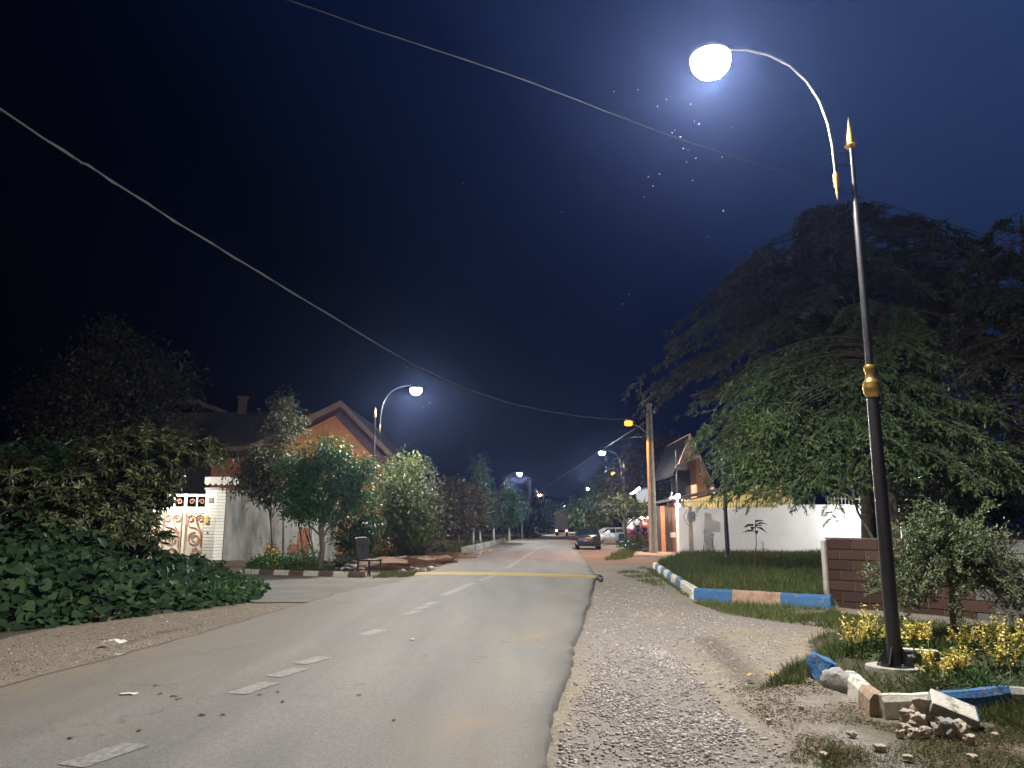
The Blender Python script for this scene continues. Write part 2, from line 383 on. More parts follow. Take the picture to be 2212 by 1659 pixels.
def road_sheet():
    yl = [-10.0]
    while yl[-1] < 490: yl.append(yl[-1] + max(0.09, 0.009 * yl[-1]))
    na = 40; rows = []; dust = []; tar = []
    for y in yl:
        xl = np.interp(y, [p[1] for p in LEFT], [p[0] for p in LEFT]); xr = np.interp(y, [p[1] for p in RIGHT], [p[0] for p in RIGHT])
        jl = 0.16 * noise.noise(Vector((y * 0.5, 1, 0))) + 0.08 * noise.noise(Vector((y * 1.9, 1, 3)))
        jr = 0.055 * noise.noise(Vector((y * 0.5, 7, 0))) + 0.035 * noise.noise(Vector((y * 2.6, 7, 3)))
        if y > 60: jl = jr = 0
        xl += jl; xr += jr
        ts = [0, 0.004] + list(np.linspace(0.02, 0.86, na - 14)) + list(np.linspace(0.87, 0.985, 10)) + [0.996, 1]
        for k, t in enumerate(ts):
            x = xl + (xr - xl) * t
            z = -0.05 if k in (0, na - 1) else 0.032 + 0.02 * (1 - (2 * t - 1) ** 2)
            rows.append((x, y, z))
            dl, dr = x - xl, xr - x
            dd = max(math.exp(-dl / 1.0) * 0.8, math.exp(-((dr - 0.62) / 0.33) ** 2) * 0.75 * max(0, .5 + 1.3 * noise.noise(Vector((y * .55, 4, 1)))))
            tar.append(math.exp(-(dr / (0.16 + .12 * noise.noise(Vector((y * .8, 3, 3))))) ** 2))
            dust.append(dd)
    nyy = len(yl)
    me = bpy.data.meshes.new('road')
    fs = [(i * na + k, i * na + k + 1, (i + 1) * na + k + 1, (i + 1) * na + k) for i in range(nyy - 1) for k in range(na - 1)]
    me.from_pydata(rows, [], fs)
    a = me.attributes.new('dust', 'FLOAT', 'POINT'); a.data.foreach_set('value', dust)
    a = me.attributes.new('tar', 'FLOAT', 'POINT'); a.data.foreach_set('value', tar)
    me.polygons.foreach_set('use_smooth', [True] * len(fs))
    m, n, l = newmat('asphalt')
    out = n.new('ShaderNodeOutputMaterial'); b = n.new('ShaderNodeBsdfPrincipled'); l.new(b.outputs[0], out.inputs[0])
    t = n.new('ShaderNodeTexCoord'); at = n.new('ShaderNodeAttribute'); at.attribute_name = 'dust'
    def nz(s, d=6, r=0.6):
        q = n.new('ShaderNodeTexNoise'); q.inputs['Scale'].default_value = s; q.inputs['Detail'].default_value = d; q.inputs['Roughness'].default_value = r
        l.new(t.outputs['Object'], q.inputs['Vector']); return q.outputs['Fac']
    def math_(op, x, y):
        q = n.new('ShaderNodeMath'); q.operation = op
        for i, v in enumerate((x, y)):
            if isinstance(v, (int, float)): q.inputs[i].default_value = v
            else: l.new(v, q.inputs[i])
        return q.outputs[0]
    def ramp(f, c1, c2, p1=0.3, p2=0.7):
        q = n.new('ShaderNodeValToRGB'); q.color_ramp.elements[0].position = p1; q.color_ramp.elements[0].color = (*c1, 1)
        q.color_ramp.elements[1].position = p2; q.color_ramp.elements[1].color = (*c2, 1); l.new(f, q.inputs[0]); return q.outputs[0]
    mp = n.new('ShaderNodeMapping'); mp.inputs['Rotation'].default_value = (0, 0, R(-8)); mp.inputs['Scale'].default_value = (1.6, 0.16, 1); l.new(t.outputs['Object'], mp.inputs[0])
    st = n.new('ShaderNodeTexNoise'); st.inputs['Scale'].default_value = 1.0; st.inputs['Detail'].default_value = 7; l.new(mp.outputs[0], st.inputs['Vector'])
    basec = ramp(st.outputs['Fac'], (0.135, 0.132, 0.126), (0.195, 0.190, 0.180))
    fine = ramp(nz(48, 5, 0.85), (0.45, 0.45, 0.45), (1.55, 1.53, 1.5), 0.28, 0.72)
    mu = n.new('ShaderNodeMix'); mu.data_type = 'RGBA'; mu.blend_type = 'MULTIPLY'; mu.inputs[0].default_value = 1
    l.new(basec, mu.inputs[6]); l.new(fine, mu.inputs[7])
    df = math_('MULTIPLY', at.outputs['Fac'], math_('ADD', math_('MULTIPLY', nz(1.4, 7, 0.7), 2.6), -0.55))
    df = math_('ADD', df, math_('MULTIPLY', math_('SUBTRACT', nz(0.28, 5), 0.48), 0.9))
    cl = n.new('ShaderNodeClamp'); l.new(df, cl.inputs[0])
    mx = n.new('ShaderNodeMix'); mx.data_type = 'RGBA'; l.new(cl.outputs[0], mx.inputs[0]); l.new(mu.outputs[2], mx.inputs[6]); mx.inputs[7].default_value = (0.225, 0.182, 0.130, 1)
    # tyre-worn dark cracks and oil spots
    sp = ramp(nz(0.9, 9, 0.72), (0.55, 0.53, 0.5), (1, 1, 1), 0.27, 0.36)
    mu2 = n.new('ShaderNodeMix'); mu2.data_type = 'RGBA'; mu2.blend_type = 'MULTIPLY'; mu2.inputs[0].default_value = 1
    l.new(mx.outputs[2], mu2.inputs[6]); l.new(sp, mu2.inputs[7])
    tr = n.new('ShaderNodeAttribute'); tr.attribute_name = 'tar'
    cw = n.new('ShaderNodeTexVoronoi'); cw.feature = 'DISTANCE_TO_EDGE'; cw.inputs['Scale'].default_value = 0.55
    wv = n.new('ShaderNodeVectorMath'); wv.operation = 'MULTIPLY_ADD'; wn_ = n.new('ShaderNodeTexNoise'); wn_.inputs['Scale'].default_value = 1.5; wn_.inputs['Detail'].default_value = 6; l.new(t.outputs['Object'], wn_.inputs['Vector'])
    l.new(wn_.outputs['Color'], wv.inputs[0]); wv.inputs[1].default_value = (1.6, 1.6, 0); l.new(t.outputs['Object'], wv.inputs[2]); l.new(wv.outputs[0], cw.inputs['Vector'])
    ck = ramp(cw.outputs['Distance'], (1, 1, 1), (0, 0, 0), 0.0, 0.012)
    ckm = math_('MULTIPLY', ck, ramp(nz(0.35, 3), (0, 0, 0), (0.55, 0.55, 0.55), 0.5, 0.62))
    dk = math_('MAXIMUM', math_('MULTIPLY', tr.outputs['Fac'], 0.5), ckm)
    mx3 = n.new('ShaderNodeMix'); mx3.data_type = 'RGBA'; l.new(dk, mx3.inputs[0]); l.new(mu2.outputs[2], mx3.inputs[6]); mx3.inputs[7].default_value = (0.045, 0.043, 0.04, 1)
    l.new(mx3.outputs[2], b.inputs['Base Color']); b.inputs['Roughness'].default_value = 0.8; b.inputs['Specular IOR Level'].default_value = 0.35
    bp = n.new('ShaderNodeBump'); bp.inputs['Strength'].default_value = 0.5; bp.inputs['Distance'].default_value = 0.01
    l.new(nz(110, 4, 0.8), bp.inputs['Height']); l.new(bp.outputs[0], b.inputs['Normal'])
    me.materials.append(m)
    o = bpy.data.objects.new('road', me); col.objects.link(o); o['kind'] = 'structure'
road_sheet()
def road_z(x, y):
    xl = np.interp(y, [p[1] for p in LEFT], [p[0] for p in LEFT]); xr = np.interp(y, [p[1] for p in RIGHT], [p[0] for p in RIGHT])
    t = (x - xl) / (xr - xl); return 0.032 + 0.02 * (1 - (2 * t - 1) ** 2)

# worn paint on the road: lets the asphalt show through
def paint(name, c, keep=0.5, under=(0.14, 0.135, 0.125)):
    m = mat(name, under, c, 22, 0.75, 0.25, 60, detail=8, lo=keep - 0.12, hi=keep + 0.1); return m
white_paint = paint('worn_white_paint', (0.27, 0.26, 0.24), 0.50)
yellow_paint = paint('worn_yellow_paint', (0.42, 0.32, 0.09), 0.45, (0.2, 0.17, 0.09))
mb = MB()
for (a, b_, w) in [((150, 1674), (295, 1624), .13), ((511, 1512), (585, 1486), .12), ((589, 1474), (649, 1455), .12), ((646, 1445), (703, 1429), .12), ((784, 1380), (824, 1368), .12), ((874.5, 1334), (905, 1325.5), .11),
                   ((899, 1322), (927, 1315), .11), ((918, 1313), (943, 1306), .11), ((958, 1292), (1022, 1264), .12), ((1040, 1258), (1075, 1245), .10), ((1095, 1231), (1166, 1184), .12)]:
    p, q_ = G(*a), G(*b_); dv = (q_ - p).normalized(); s_ = Vector((dv.y, -dv.x, 0)) * w * 0.9
    k = max(2, int((q_ - p).length / 0.8))
    for i in range(k):
        u, v = p.lerp(q_, i / k), p.lerp(q_, (i + 1) / k)
        pts = [u - s_, u + s_, v + s_, v - s_]
        for t_ in pts: t_.z = road_z(t_.x, t_.y) + 0.005
        mb.add(pts, [(0, 1, 2, 3)])
o = mb.build('road_marking', white_paint); tag(o, kind='structure')
# speed hump with yellow ramp
def smooth_pts(p):
    out = []
    for i in range(len(p) - 1): out += [p[i], p[i].lerp(p[i + 1], .5)]
    return out + [p[-1]]
mb = MB(); pa, pb = G(893, 1243), G(1291, 1251)
dv = (pb - pa).normalized(); nv = Vector((-dv.y, dv.x, 0)); ns = 26
prof = [(0, -0.01), (0.10, 0.035), (0.22, 0.062), (0.36, 0.08), (0.52, 0.08), (0.7, 0.06), (0.86, 0.02), (0.95, -0.01)]
vs_, fs_, ms_ = [], [], []
for i in range(ns + 1):
    c_ = pa.lerp(pb, i / ns); zz = road_z(c_.x, c_.y) * min(1, 4 * min(i, ns - i) / ns + 0.2)
    for (u, h_) in prof: vs_.append(c_ + nv * (u + 0.02 * noise.noise(Vector((i * .6, 0, 0)))) + Vector((0, 0, zz + h_)))
for i in range(ns):
    for k in range(len(prof) - 1):
        a_ = i * len(prof) + k; fs_.append((a_, a_ + len(prof), a_ + len(prof) + 1, a_ + 1)); ms_.append(0 if k < 3 else 1)
mb.v, mb.f, mb.m = [tuple(v) for v in vs_], fs_, ms_
hump_m = mat('hump_asphalt', (0.10, 0.095, 0.09), (0.16, 0.15, 0.14), 3, 0.9, 0.4, 60)
o = mb.build('speed_hump', [yellow_paint, hump_m]); tag(o, 'low asphalt speed hump with a worn yellow front across the road', 'speed hump')

mb = MB(); q = G(1287, 1250)
mb.tube(smooth_pts([q + Vector((0, .35, .05)), q + Vector((.12, .1, .07)), q + Vector((0, -.4, .05)), q + Vector((.08, -1.0, .04)), q + Vector((-.05, -1.6, .035))]), [.05, .07, .06, .05, .06, .05, .04, .05, .03], 7)
o = mb.build('tar_strip', mat('tar_black', (.012, .012, .012), (.03, .03, .03), 20, .8, .5, 40), None, True); tag(o, 'black tar edge shaped as a strip at the right end of the speed hump', 'tar strip')  # strip made up for the dark tar edge of the road
# grey paved apron in front of the gate, pavement by the concrete pole
def sheet(name, pts, m, z, wob=0.15, n=10):
    mb = MB(); P2 = []
    for i in range(len(pts)):
        a_, b_ = Vector(pts[i]), Vector(pts[(i + 1) % len(pts)])
        for k in range(n):
            p = a_.lerp(b_, k / n); P2.append((p.x + wob * noise.noise(Vector((p.x * 1.3, p.y * 1.3, 2))), p.y + wob * noise.noise(Vector((p.x * 1.3, p.y * 1.3, 9))), z))
    mb.add(P2, [tuple(range(len(P2)))]); o = mb.build(name, m); tag(o, kind='structure'); return o
apron_m = mat('apron_concrete', (0.14, 0.132, 0.118), (0.215, 0.198, 0.165), 0.8, 0.9, 0.5, 40, detail=9)
sheet('driveway', [tuple(v) for v in [G(552, 1302), G(690, 1300), G(800, 1276), G(880, 1252), G(790, 1246), G(560, 1240), G(380, 1240), G(330, 1215), G(200, 1215), G(200, 1245)]], apron_m, 0.006)
pav_m = mat('paving', (0.25, 0.22, 0.18), (0.36, 0.31, 0.25), 3, 0.9, 0.4, 30)
mb = MB(); pv = [G(1368, 1203), G(1470, 1207), Vector((10.0, 47.5, 0)), Vector((7.5, 47.5, 0))]
mb.prism([(p.x, p.y, -0.05) for p in pv], (0, 0, 0.17)); o = mb.build('pavement', pav_m); tag(o, kind='structure')

# ------------------------------------------------------------------ kerbs
kerb_blue = mat('kerb_blue', (0.17, 0.165, 0.155), (0.036, 0.125, 0.29), 9, 0.75, 0.6, 30, detail=9, lo=0.37, hi=0.43)
kerb_white = mat('kerb_white', (0.27, 0.23, 0.19), (0.62, 0.59, 0.51), 8, 0.8, 0.6, 30, detail=9, lo=0.36, hi=0.46)
kerb_pink = mat('kerb_bare', (0.24, 0.155, 0.11), (0.40, 0.275, 0.195), 6, 0.85, 0.5, 30)
kerb_grey = mat('kerb_grey', (0.20, 0.20, 0.195), (0.34, 0.33, 0.31), 5, 0.9, 0.6, 30)
kerb_red = mat('kerb_red', (0.10, 0.065, 0.055), (0.16, 0.105, 0.085), 6, 0.85, 0.5, 30)
KM = [kerb_blue, kerb_white, kerb_pink, kerb_grey, kerb_red]
def kerb(name, runs, h, w, z0=-0.03):
    """runs: list of (start, end, material index); worn blocks butted end to end"""
    bm_all = MB(); sd = 0
    for a_, b_, mi in runs:
        a_, b_ = Vector((a_[0], a_[1], 0)), Vector((b_[0], b_[1], 0)); dv = b_ - a_; L = dv.length; dv.normalize(); sv = Vector((dv.y, -dv.x, 0))
        k = max(2, int(L / 0.12)); sd += 1; prof = [(-w / 2, 0), (-w / 2, h - 0.03), (-w / 2 + 0.03, h), (w / 2 - 0.035, h), (w / 2, h - 0.05), (w / 2 + 0.015, 0)]
        vs_, fs_ = [], []
        for i in range(k + 1):
            c_ = a_ + dv * (L * (0.004 + 0.992 * i / k))
            for (u, zz) in prof:
                p = c_ + sv * u + Vector((0, 0, z0 + zz)); nn = noise.noise(p * 5 + Vector((sd, 0, 0))); n2_ = noise.noise(p * 16)
                p += sv * (0.006 * nn) + Vector((0, 0, -0.010 * max(0, nn + 0.2) * (zz > 0) - 0.006 * n2_ * (zz > 0)))
                vs_.append(p)
        m_ = len(prof)
        for i in range(k):
            for j in range(m_ - 1): fs_.append((i * m_ + j, (i + 1) * m_ + j, (i + 1) * m_ + j + 1, i * m_ + j + 1))
        fs_ += [tuple(range(m_)), tuple(k * m_ + j for j in range(m_ - 1, -1, -1))]
        bm_all.add(vs_, fs_, mi)
    o = bm_all.build(name, KM); tag(o, kind='structure'); return o
A0, A1, A2 = G(1415, 1228), G(1503, 1293), G(1798, 1312)
runs = [(A0.lerp(A1, i / 10), A0.lerp(A1, (i + 1) / 10), 1 - i % 2) for i in range(10)]
runs[-1] = (runs[-1][0], runs[-1][1], 1)
runs += [(A1, A1.lerp(A2, .30), 0), (A1.lerp(A2, .30), A1.lerp(A2, .66), 2), (A1.lerp(A2, .66), A2, 0)]
kerb('kerb', runs, 0.27, 0.16)
B0, B1, B2, B3 = G(1838, 1486), G(1900, 1544), G(2012, 1541), G(2177, 1524)
kerb('kerb', [(B0, B0.lerp(B1, .62), 1), (B0.lerp(B1, .62), B1, 2), (B1, B2, 1), (B2, B3, 0), (B3, Vector((5.3, 7.1, 0)), 3)], 0.20, 0.14)
kerb('kerb', [(G(530 + i * 32, 1240 + i * 1.0), G(530 + (i + 1) * 32, 1241 + i * 1.0), 1 if i % 2 == 0 else 4) for i in range(8)], 0.20, 0.15)
# long low concrete edging beside the far trees
K0, K1, K2 = G(1000, 1196), G(1090, 1170), Vector((2.6, 120, 0))
o = kerb('kerb', [(K0.lerp(K1, i / 6), K0.lerp(K1, (i + .92) / 6), 3) for i in range(6)], 0.42, 0.25)

def stone(name, label, c, size, seed, m, rot=0, cat='stone', rough=0.3, group=None):
    mb = MB(); mb.rock((0, 0, 0), size, seed, 0, 3, rough, rot); o = mb.build(name, m, None, True); o.location = c; return tag(o, label, cat, group)
p = G(1786, 1470)
mb = MB(); mb.rock((0, 0, 0), (0.10, 0.24, 0.15), 3, 0, 3, 0.35); o = mb.build('kerb_stone', kerb_blue, None, True); o.location = (p.x, p.y + 0.1, 0.10); o.rotation_euler = (0.25, 0.2, 0.3)
tag(o, 'broken pale blue kerb stone standing at the left tip of the lamp bed', 'kerb stone')
stone('kerb_stone', 'dark grey kerb stone between the blue stump and white kerb', G(1815, 1487) + Vector((0, 0, .05)), (0.12, 0.26, 0.15), 5, kerb_grey, 0.4, 'kerb stone')
p = G(1985, 1452)
mb = MB(); mb.rock((0, 0, 0), (0.30, 0.10, 0.15), 8, 0, 3, 0.28); mb.box((-0.02, 0, 0.115), (0.46, 0.13, 0.02), 0, 1)
o = mb.build('kerb_stone', [kerb_grey, kerb_white], None, False); o.location = (p.x, p.y, 0.12); o.rotation_euler = (0, .05, -.1)
tag(o, 'broken kerb stone with pale painted top just behind the lamp foot', 'kerb stone')
p = G(2062, 1566)
mb = MB()
o_pts = []
mb.box((0, 0, 0.12), (0.36, 0.24, 0.10), Matrix.Rotation(0.25, 3, 'Y') @ Matrix.Rotation(0.45, 3, 'X') @ Matrix.Rotation(-0.3, 3, 'Z'), 1)
slab = mb.build('kerb_stone', [kerb_grey, kerb_white, kerb_blue], None, False, 0.02); slab.location = (p.x, p.y, 0.0)
for pg in slab.data.polygons: pg.material_index = 0 if pg.normal.z < 0.5 else (2 if pg.center.x > 0.05 else 1)
tag(slab, 'tilted broken kerb stone with blue and white top on the rubble', 'kerb stone')
rub_m = mat('rubble', (0.30, 0.25, 0.20), (0.52, 0.44, 0.35), 8, 0.95, 0.9, 30)
spots = [(2010, 1560, .16), (1985, 1575, .09), (1965, 1562, .08), (2030, 1588, .07), (2000, 1592, .06), (2050, 1590, .10), (1975, 1592, .05), (2075, 1592, .09), (1955, 1580, .05), (1945, 1592, .04), (2095, 1605, .05)]
for i, (x, y, s) in enumerate(spots):
    lab = {0: 'largest pale concrete lump of the rubble under the white kerb', 5: 'grey cube-like lump at the foot of the tilted kerb stone'}.get(i, 'small tan stone in the rubble heap by the white kerb')
    stone('rubble_stone', lab, G(x, y) + Vector((0, 0, s * .6)), (s, s * .85, s * .8), 20 + i, kerb_grey if i == 5 else rub_m, i, 'stone', 0.5, 'rubble below the painted kerb')
for i, (x, y, s) in enumerate([(1620, 1458, .03), (1700, 1485, .035), (1840, 1590, .05), (1900, 1620, .06), (1780, 1635, .05), (2100, 1640, .05), (1960, 1640, .045), (1660, 1560, .04), (2150, 1590, .04), (1730, 1530, .04)]):
    stone('loose_stone', 'loose pale stone lying on the dirt right of the gravel', G(x, y) + Vector((0, 0, s * .3)), (s * .9, s * .7, s * .45), 50 + i, rub_m, i, 'stone', 0.4, 'loose stones on the dirt')

# gravel: too many to count
def gravel(n, poly, smin, smax, spread=0.0):
    bm = bmesh.new(); bmesh.ops.create_icosphere(bm, subdivisions=1, radius=1.0)
    tv = np.array([v.co[:] for v in bm.verts]); tf = [tuple(v.index for v in f.verts) for f in bm.faces]; bm.free()
    x, y = sample(poly, n)
    k = nr.random(n) < np.clip(0.45 + 1.6 * vnoise(x, y, 1.1, 4), 0.12, 1) if not spread else np.ones(n, bool)
    x, y = x[k], y[k]; n = len(x)
    s = smin + (smax - smin) * nr.random(n) ** 2.2
    sc = np.stack([s * nr.uniform(.8, 1.5, n), s * nr.uniform(.7, 1.1, n), s * nr.uniform(.45, .8, n)], 1)
    a = nr.uniform(0, 6.28, n); jit = nr.uniform(.65, 1.2, (n, len(tv), 1))
    v = tv[None] * jit * sc[:, None]
    ca, sa = np.cos(a)[:, None], np.sin(a)[:, None]
    vx, vy = v[..., 0] * ca - v[..., 1] * sa, v[..., 0] * sa + v[..., 1] * ca
    gz_ = ground_height(x, y)
    vv = np.stack([vx + x[:, None], vy + y[:, None], v[..., 2] + (gz_ + s * .25)[:, None]], -1).reshape(-1, 3)
    loops = (np.arange(n)[:, None] * len(tv) + np.array(tf).ravel()[None]).ravel().astype(np.int32)
    me = bpy.data.meshes.new('gravel'); me.vertices.add(len(vv)); me.vertices.foreach_set('co', vv.ravel())
    me.loops.add(len(loops)); me.loops.foreach_set('vertex_index', loops); nf = len(loops) // 3
    me.polygons.add(nf); me.polygons.foreach_set('loop_start', np.arange(nf, dtype=np.int32) * 3); me.polygons.foreach_set('loop_total', np.full(nf, 3, np.int32))
    me.update(calc_edges=True); me.validate(); me.materials.append(MATS['gravel_stone'])
    o = bpy.data.objects.new('gravel', me); col.objects.link(o); o['kind'] = 'stuff'
leafmat('gravel_stone', (0.19, 0.17, 0.16), (0.44, 0.40, 0.38), 0.85, 0.0, 0.3, (0.6, 0.56, 0.52))
gravel(22000, GRAVEL, 0.006, 0.022)
VERGE = [p[:2] for p in Gs([(1205, 1640), (1240, 1480), (1275, 1330), (1295, 1255), (1400, 1250), (1480, 1310), (1760, 1370), (1740, 1440), (1640, 1500), (1700, 1560), (1760, 1620), (1780, 1655)])]
gravel(7000, VERGE, 0.006, 0.02, 1)
LV = [p[:2] for p in Gs([(0, 1375), (0, 1480), (300, 1405), (545, 1330), (640, 1300), (545, 1300), (250, 1345)])]
gravel(900, LV, 0.005, 0.018, 1)

# litter
lit = mat('litter_paper', (0.55, 0.53, 0.49), (0.7, 0.68, 0.64), 9, 0.8)
def scrap(label, cpx, L, W, h, seed, m=lit, rz=0.0, name='paper_scrap'):
    c = G(*cpx); nx_, ny_ = 9, 6; vs_, fs_ = [], []
    for j in range(ny_):
        for i in range(nx_):
            u, v = i / (nx_ - 1) - .5, j / (ny_ - 1) - .5
            w_ = 1 - 0.5 * abs(noise.noise(Vector((u * 3 + seed, 0, 1))))
            vs_.append(Vector((u * L, v * W * w_, 0.02 + h * (0.5 + 0.9 * noise.noise(Vector((u * 4 + seed, v * 4, seed)))) * (1 - 1.2 * abs(u)))))
    for j in range(ny_ - 1):
        for i in range(nx_ - 1): fs_.append((j * nx_ + i, j * nx_ + i + 1, (j + 1) * nx_ + i + 1, (j + 1) * nx_ + i))
    n0 = len(vs_); vs_ += [v - Vector((0, 0, .004)) for v in vs_]; fs_ += [tuple(n0 + k for k in f[::-1]) for f in fs_]
    rim = [i for i in range(nx_)] + [j * nx_ + nx_ - 1 for j in range(1, ny_)] + [(ny_ - 1) * nx_ + i for i in range(nx_ - 2, -1, -1)] + [j * nx_ for j in range(ny_ - 2, 0, -1)]
    fs_ += [(rim[k], rim[(k + 1) % len(rim)], rim[(k + 1) % len(rim)] + n0, rim[k] + n0) for k in range(len(rim))]
    mb = MB(); mb.add(vs_, fs_); o = mb.build(name, m); o.location = (c.x, c.y, (float(road_z(c.x, c.y)) - 0.012) if inpoly(np.array([c.x]), np.array([c.y]), LEFT + RIGHT[::-1])[0] else -0.005); o.rotation_euler = (0, 0, rz); tag(o, label, 'litter'); return o
scrap('crumpled white paper lying in the gully on the left verge', (247, 1392), 0.28, 0.16, 0.09, 3)
scrap('thin white plastic strip lying below the crumpled paper', (265, 1416), 0.34, 0.03, 0.015, 8, rz=0.25)
scrap('small flat pale scrap on the left lane of the road', (277, 1512), 0.15, 0.08, 0.012, 13)
scrap('tiny white scrap on the road between the two groups of dashes', (890, 1391), .07, .05, .02, 61)
scrap('tiny pale scrap on the road left of the far short dashes', (800, 1299), .08, .06, .02, 63)
scrap('small pale scrap on the road just before the yellow hump', (1046, 1254), .16, .10, .03, 65)
leaf_dry = mat('dry_leaf', (0.10, 0.06, 0.035), (0.18, 0.11, 0.06), 12, 0.8)
for i, (x, y) in enumerate([(375, 1518), (385, 1524), (436, 1560), (345, 1512), (610, 1530), (560, 1515), (300, 1595), (150, 1612), (335, 1493), (600, 1508), (480, 1560), (850, 1570), (775, 1515)]):
    o = scrap('curled brown dry leaf lying on the left part of the road', (x, y), 0.07 if i < 3 else 0.04, 0.025, 0.008, 20 + i, leaf_dry, i * 1.3, 'dry_leaf'); o['category'] = 'dry leaf'; o['group'] = 'dry leaves on the road'
yl = mat('yellow_leaf', (0.55, 0.36, 0.05), (0.7, 0.5, 0.1), 12, 0.7)
o = scrap('single yellow fallen leaf on the dirt at the rut end', (1620, 1462), 0.10, 0.05, 0.03, 41, yl, 0.6, 'fallen_leaf'); o['category'] = 'fallen leaf'
o = scrap('yellow fallen leaf on the grass left of the blue kerb stump', (1668, 1458), 0.09, 0.05, 0.03, 45, yl, 2.0, 'fallen_leaf'); o['category'] = 'fallen leaf'

# ------------------------------------------------------------------ street lamps
steel = mat('galvanised', (0.30, 0.31, 0.32), (0.42, 0.43, 0.44), 12, 0.45, 0.0, metal=0.7)
black_steel = mat('black_steel', (0.012, 0.012, 0.015), (0.022, 0.021, 0.024), 9, 0.32, 0.06, 50, spec=0.6, coat=0.3)
gold = mat('gold_paint', (0.50, 0.31, 0.08), (0.62, 0.42, 0.14), 20, 0.28, 0.0, metal=0.9)
pale_conc = mat('pale_concrete', (0.27, 0.26, 0.23), (0.40, 0.38, 0.33), 5, 0.9, 0.5, 40)
lamp_white = emit('lamp_white', (1.0, 0.97, 0.92), 180.0)
lamp_dim = emit('lamp_far_white', (0.95, 0.98, 1.0), 40.0)
lamp_orange = emit('lamp_orange', (1.0, 0.24, 0.02), 3.0)
HEAD = Vector((-1.68, 0, 7.33))
# how a street lamp spreads its light: most of it thrown sideways along the road, almost none upwards
IES_A = [0, 15, 30, 45, 55, 65, 72, 78, 84, 88, 92, 100, 140, 180]
IES_C = [1000, 1050, 1250, 1700, 2200, 2750, 2900, 2600, 1900, 1150, 560, 360, 150, 70]
ies = bpy.data.texts.new('street_lamp_distribution')
ies.write('IESNA:LM-63-2002\n[TEST] lamp\nTILT=NONE\n1 1000 1 %d 1 1 2 0 0 0\n1 1 100\n' % len(IES_A) + ' '.join(map(str, IES_A)) + '\n0\n' + ' '.join(map(str, IES_C)) + '\n')
def street_light(name, loc, power, color, parent):
    L = bpy.data.lights.new(name, 'POINT'); L.energy = power; L.color = color; L.shadow_soft_size = 0.12; L.use_nodes = True
    n, l = L.node_tree.nodes, L.node_tree.links
    em = [q for q in n if q.type == 'EMISSION'][0]; te = n.new('ShaderNodeTexIES'); te.mode = 'INTERNAL'; te.ies = ies
    te.inputs['Strength'].default_value = 1.0; l.new(te.outputs['Fac'], em.inputs['Strength'])
    o = bpy.data.objects.new(name, L); o.location = loc; col.objects.link(o); o.parent = parent; return o
def add_light(name, loc, power, color, kind='SPOT', angle=165, blend=0.35, radius=0.12, parent=None, direction=(0, 0, -1)):
    L = bpy.data.lights.new(name, kind); L.energy = power; L.color = color; L.shadow_soft_size = radius
    if kind == 'SPOT': L.spot_size = R(angle); L.spot_blend = blend
    o = bpy.data.objects.new(name, L); o.location = loc; col.objects.link(o)
    o.rotation_euler = Vector(direction).to_track_quat('-Z', 'Y').to_euler()
    if parent: o.parent = parent
    return o
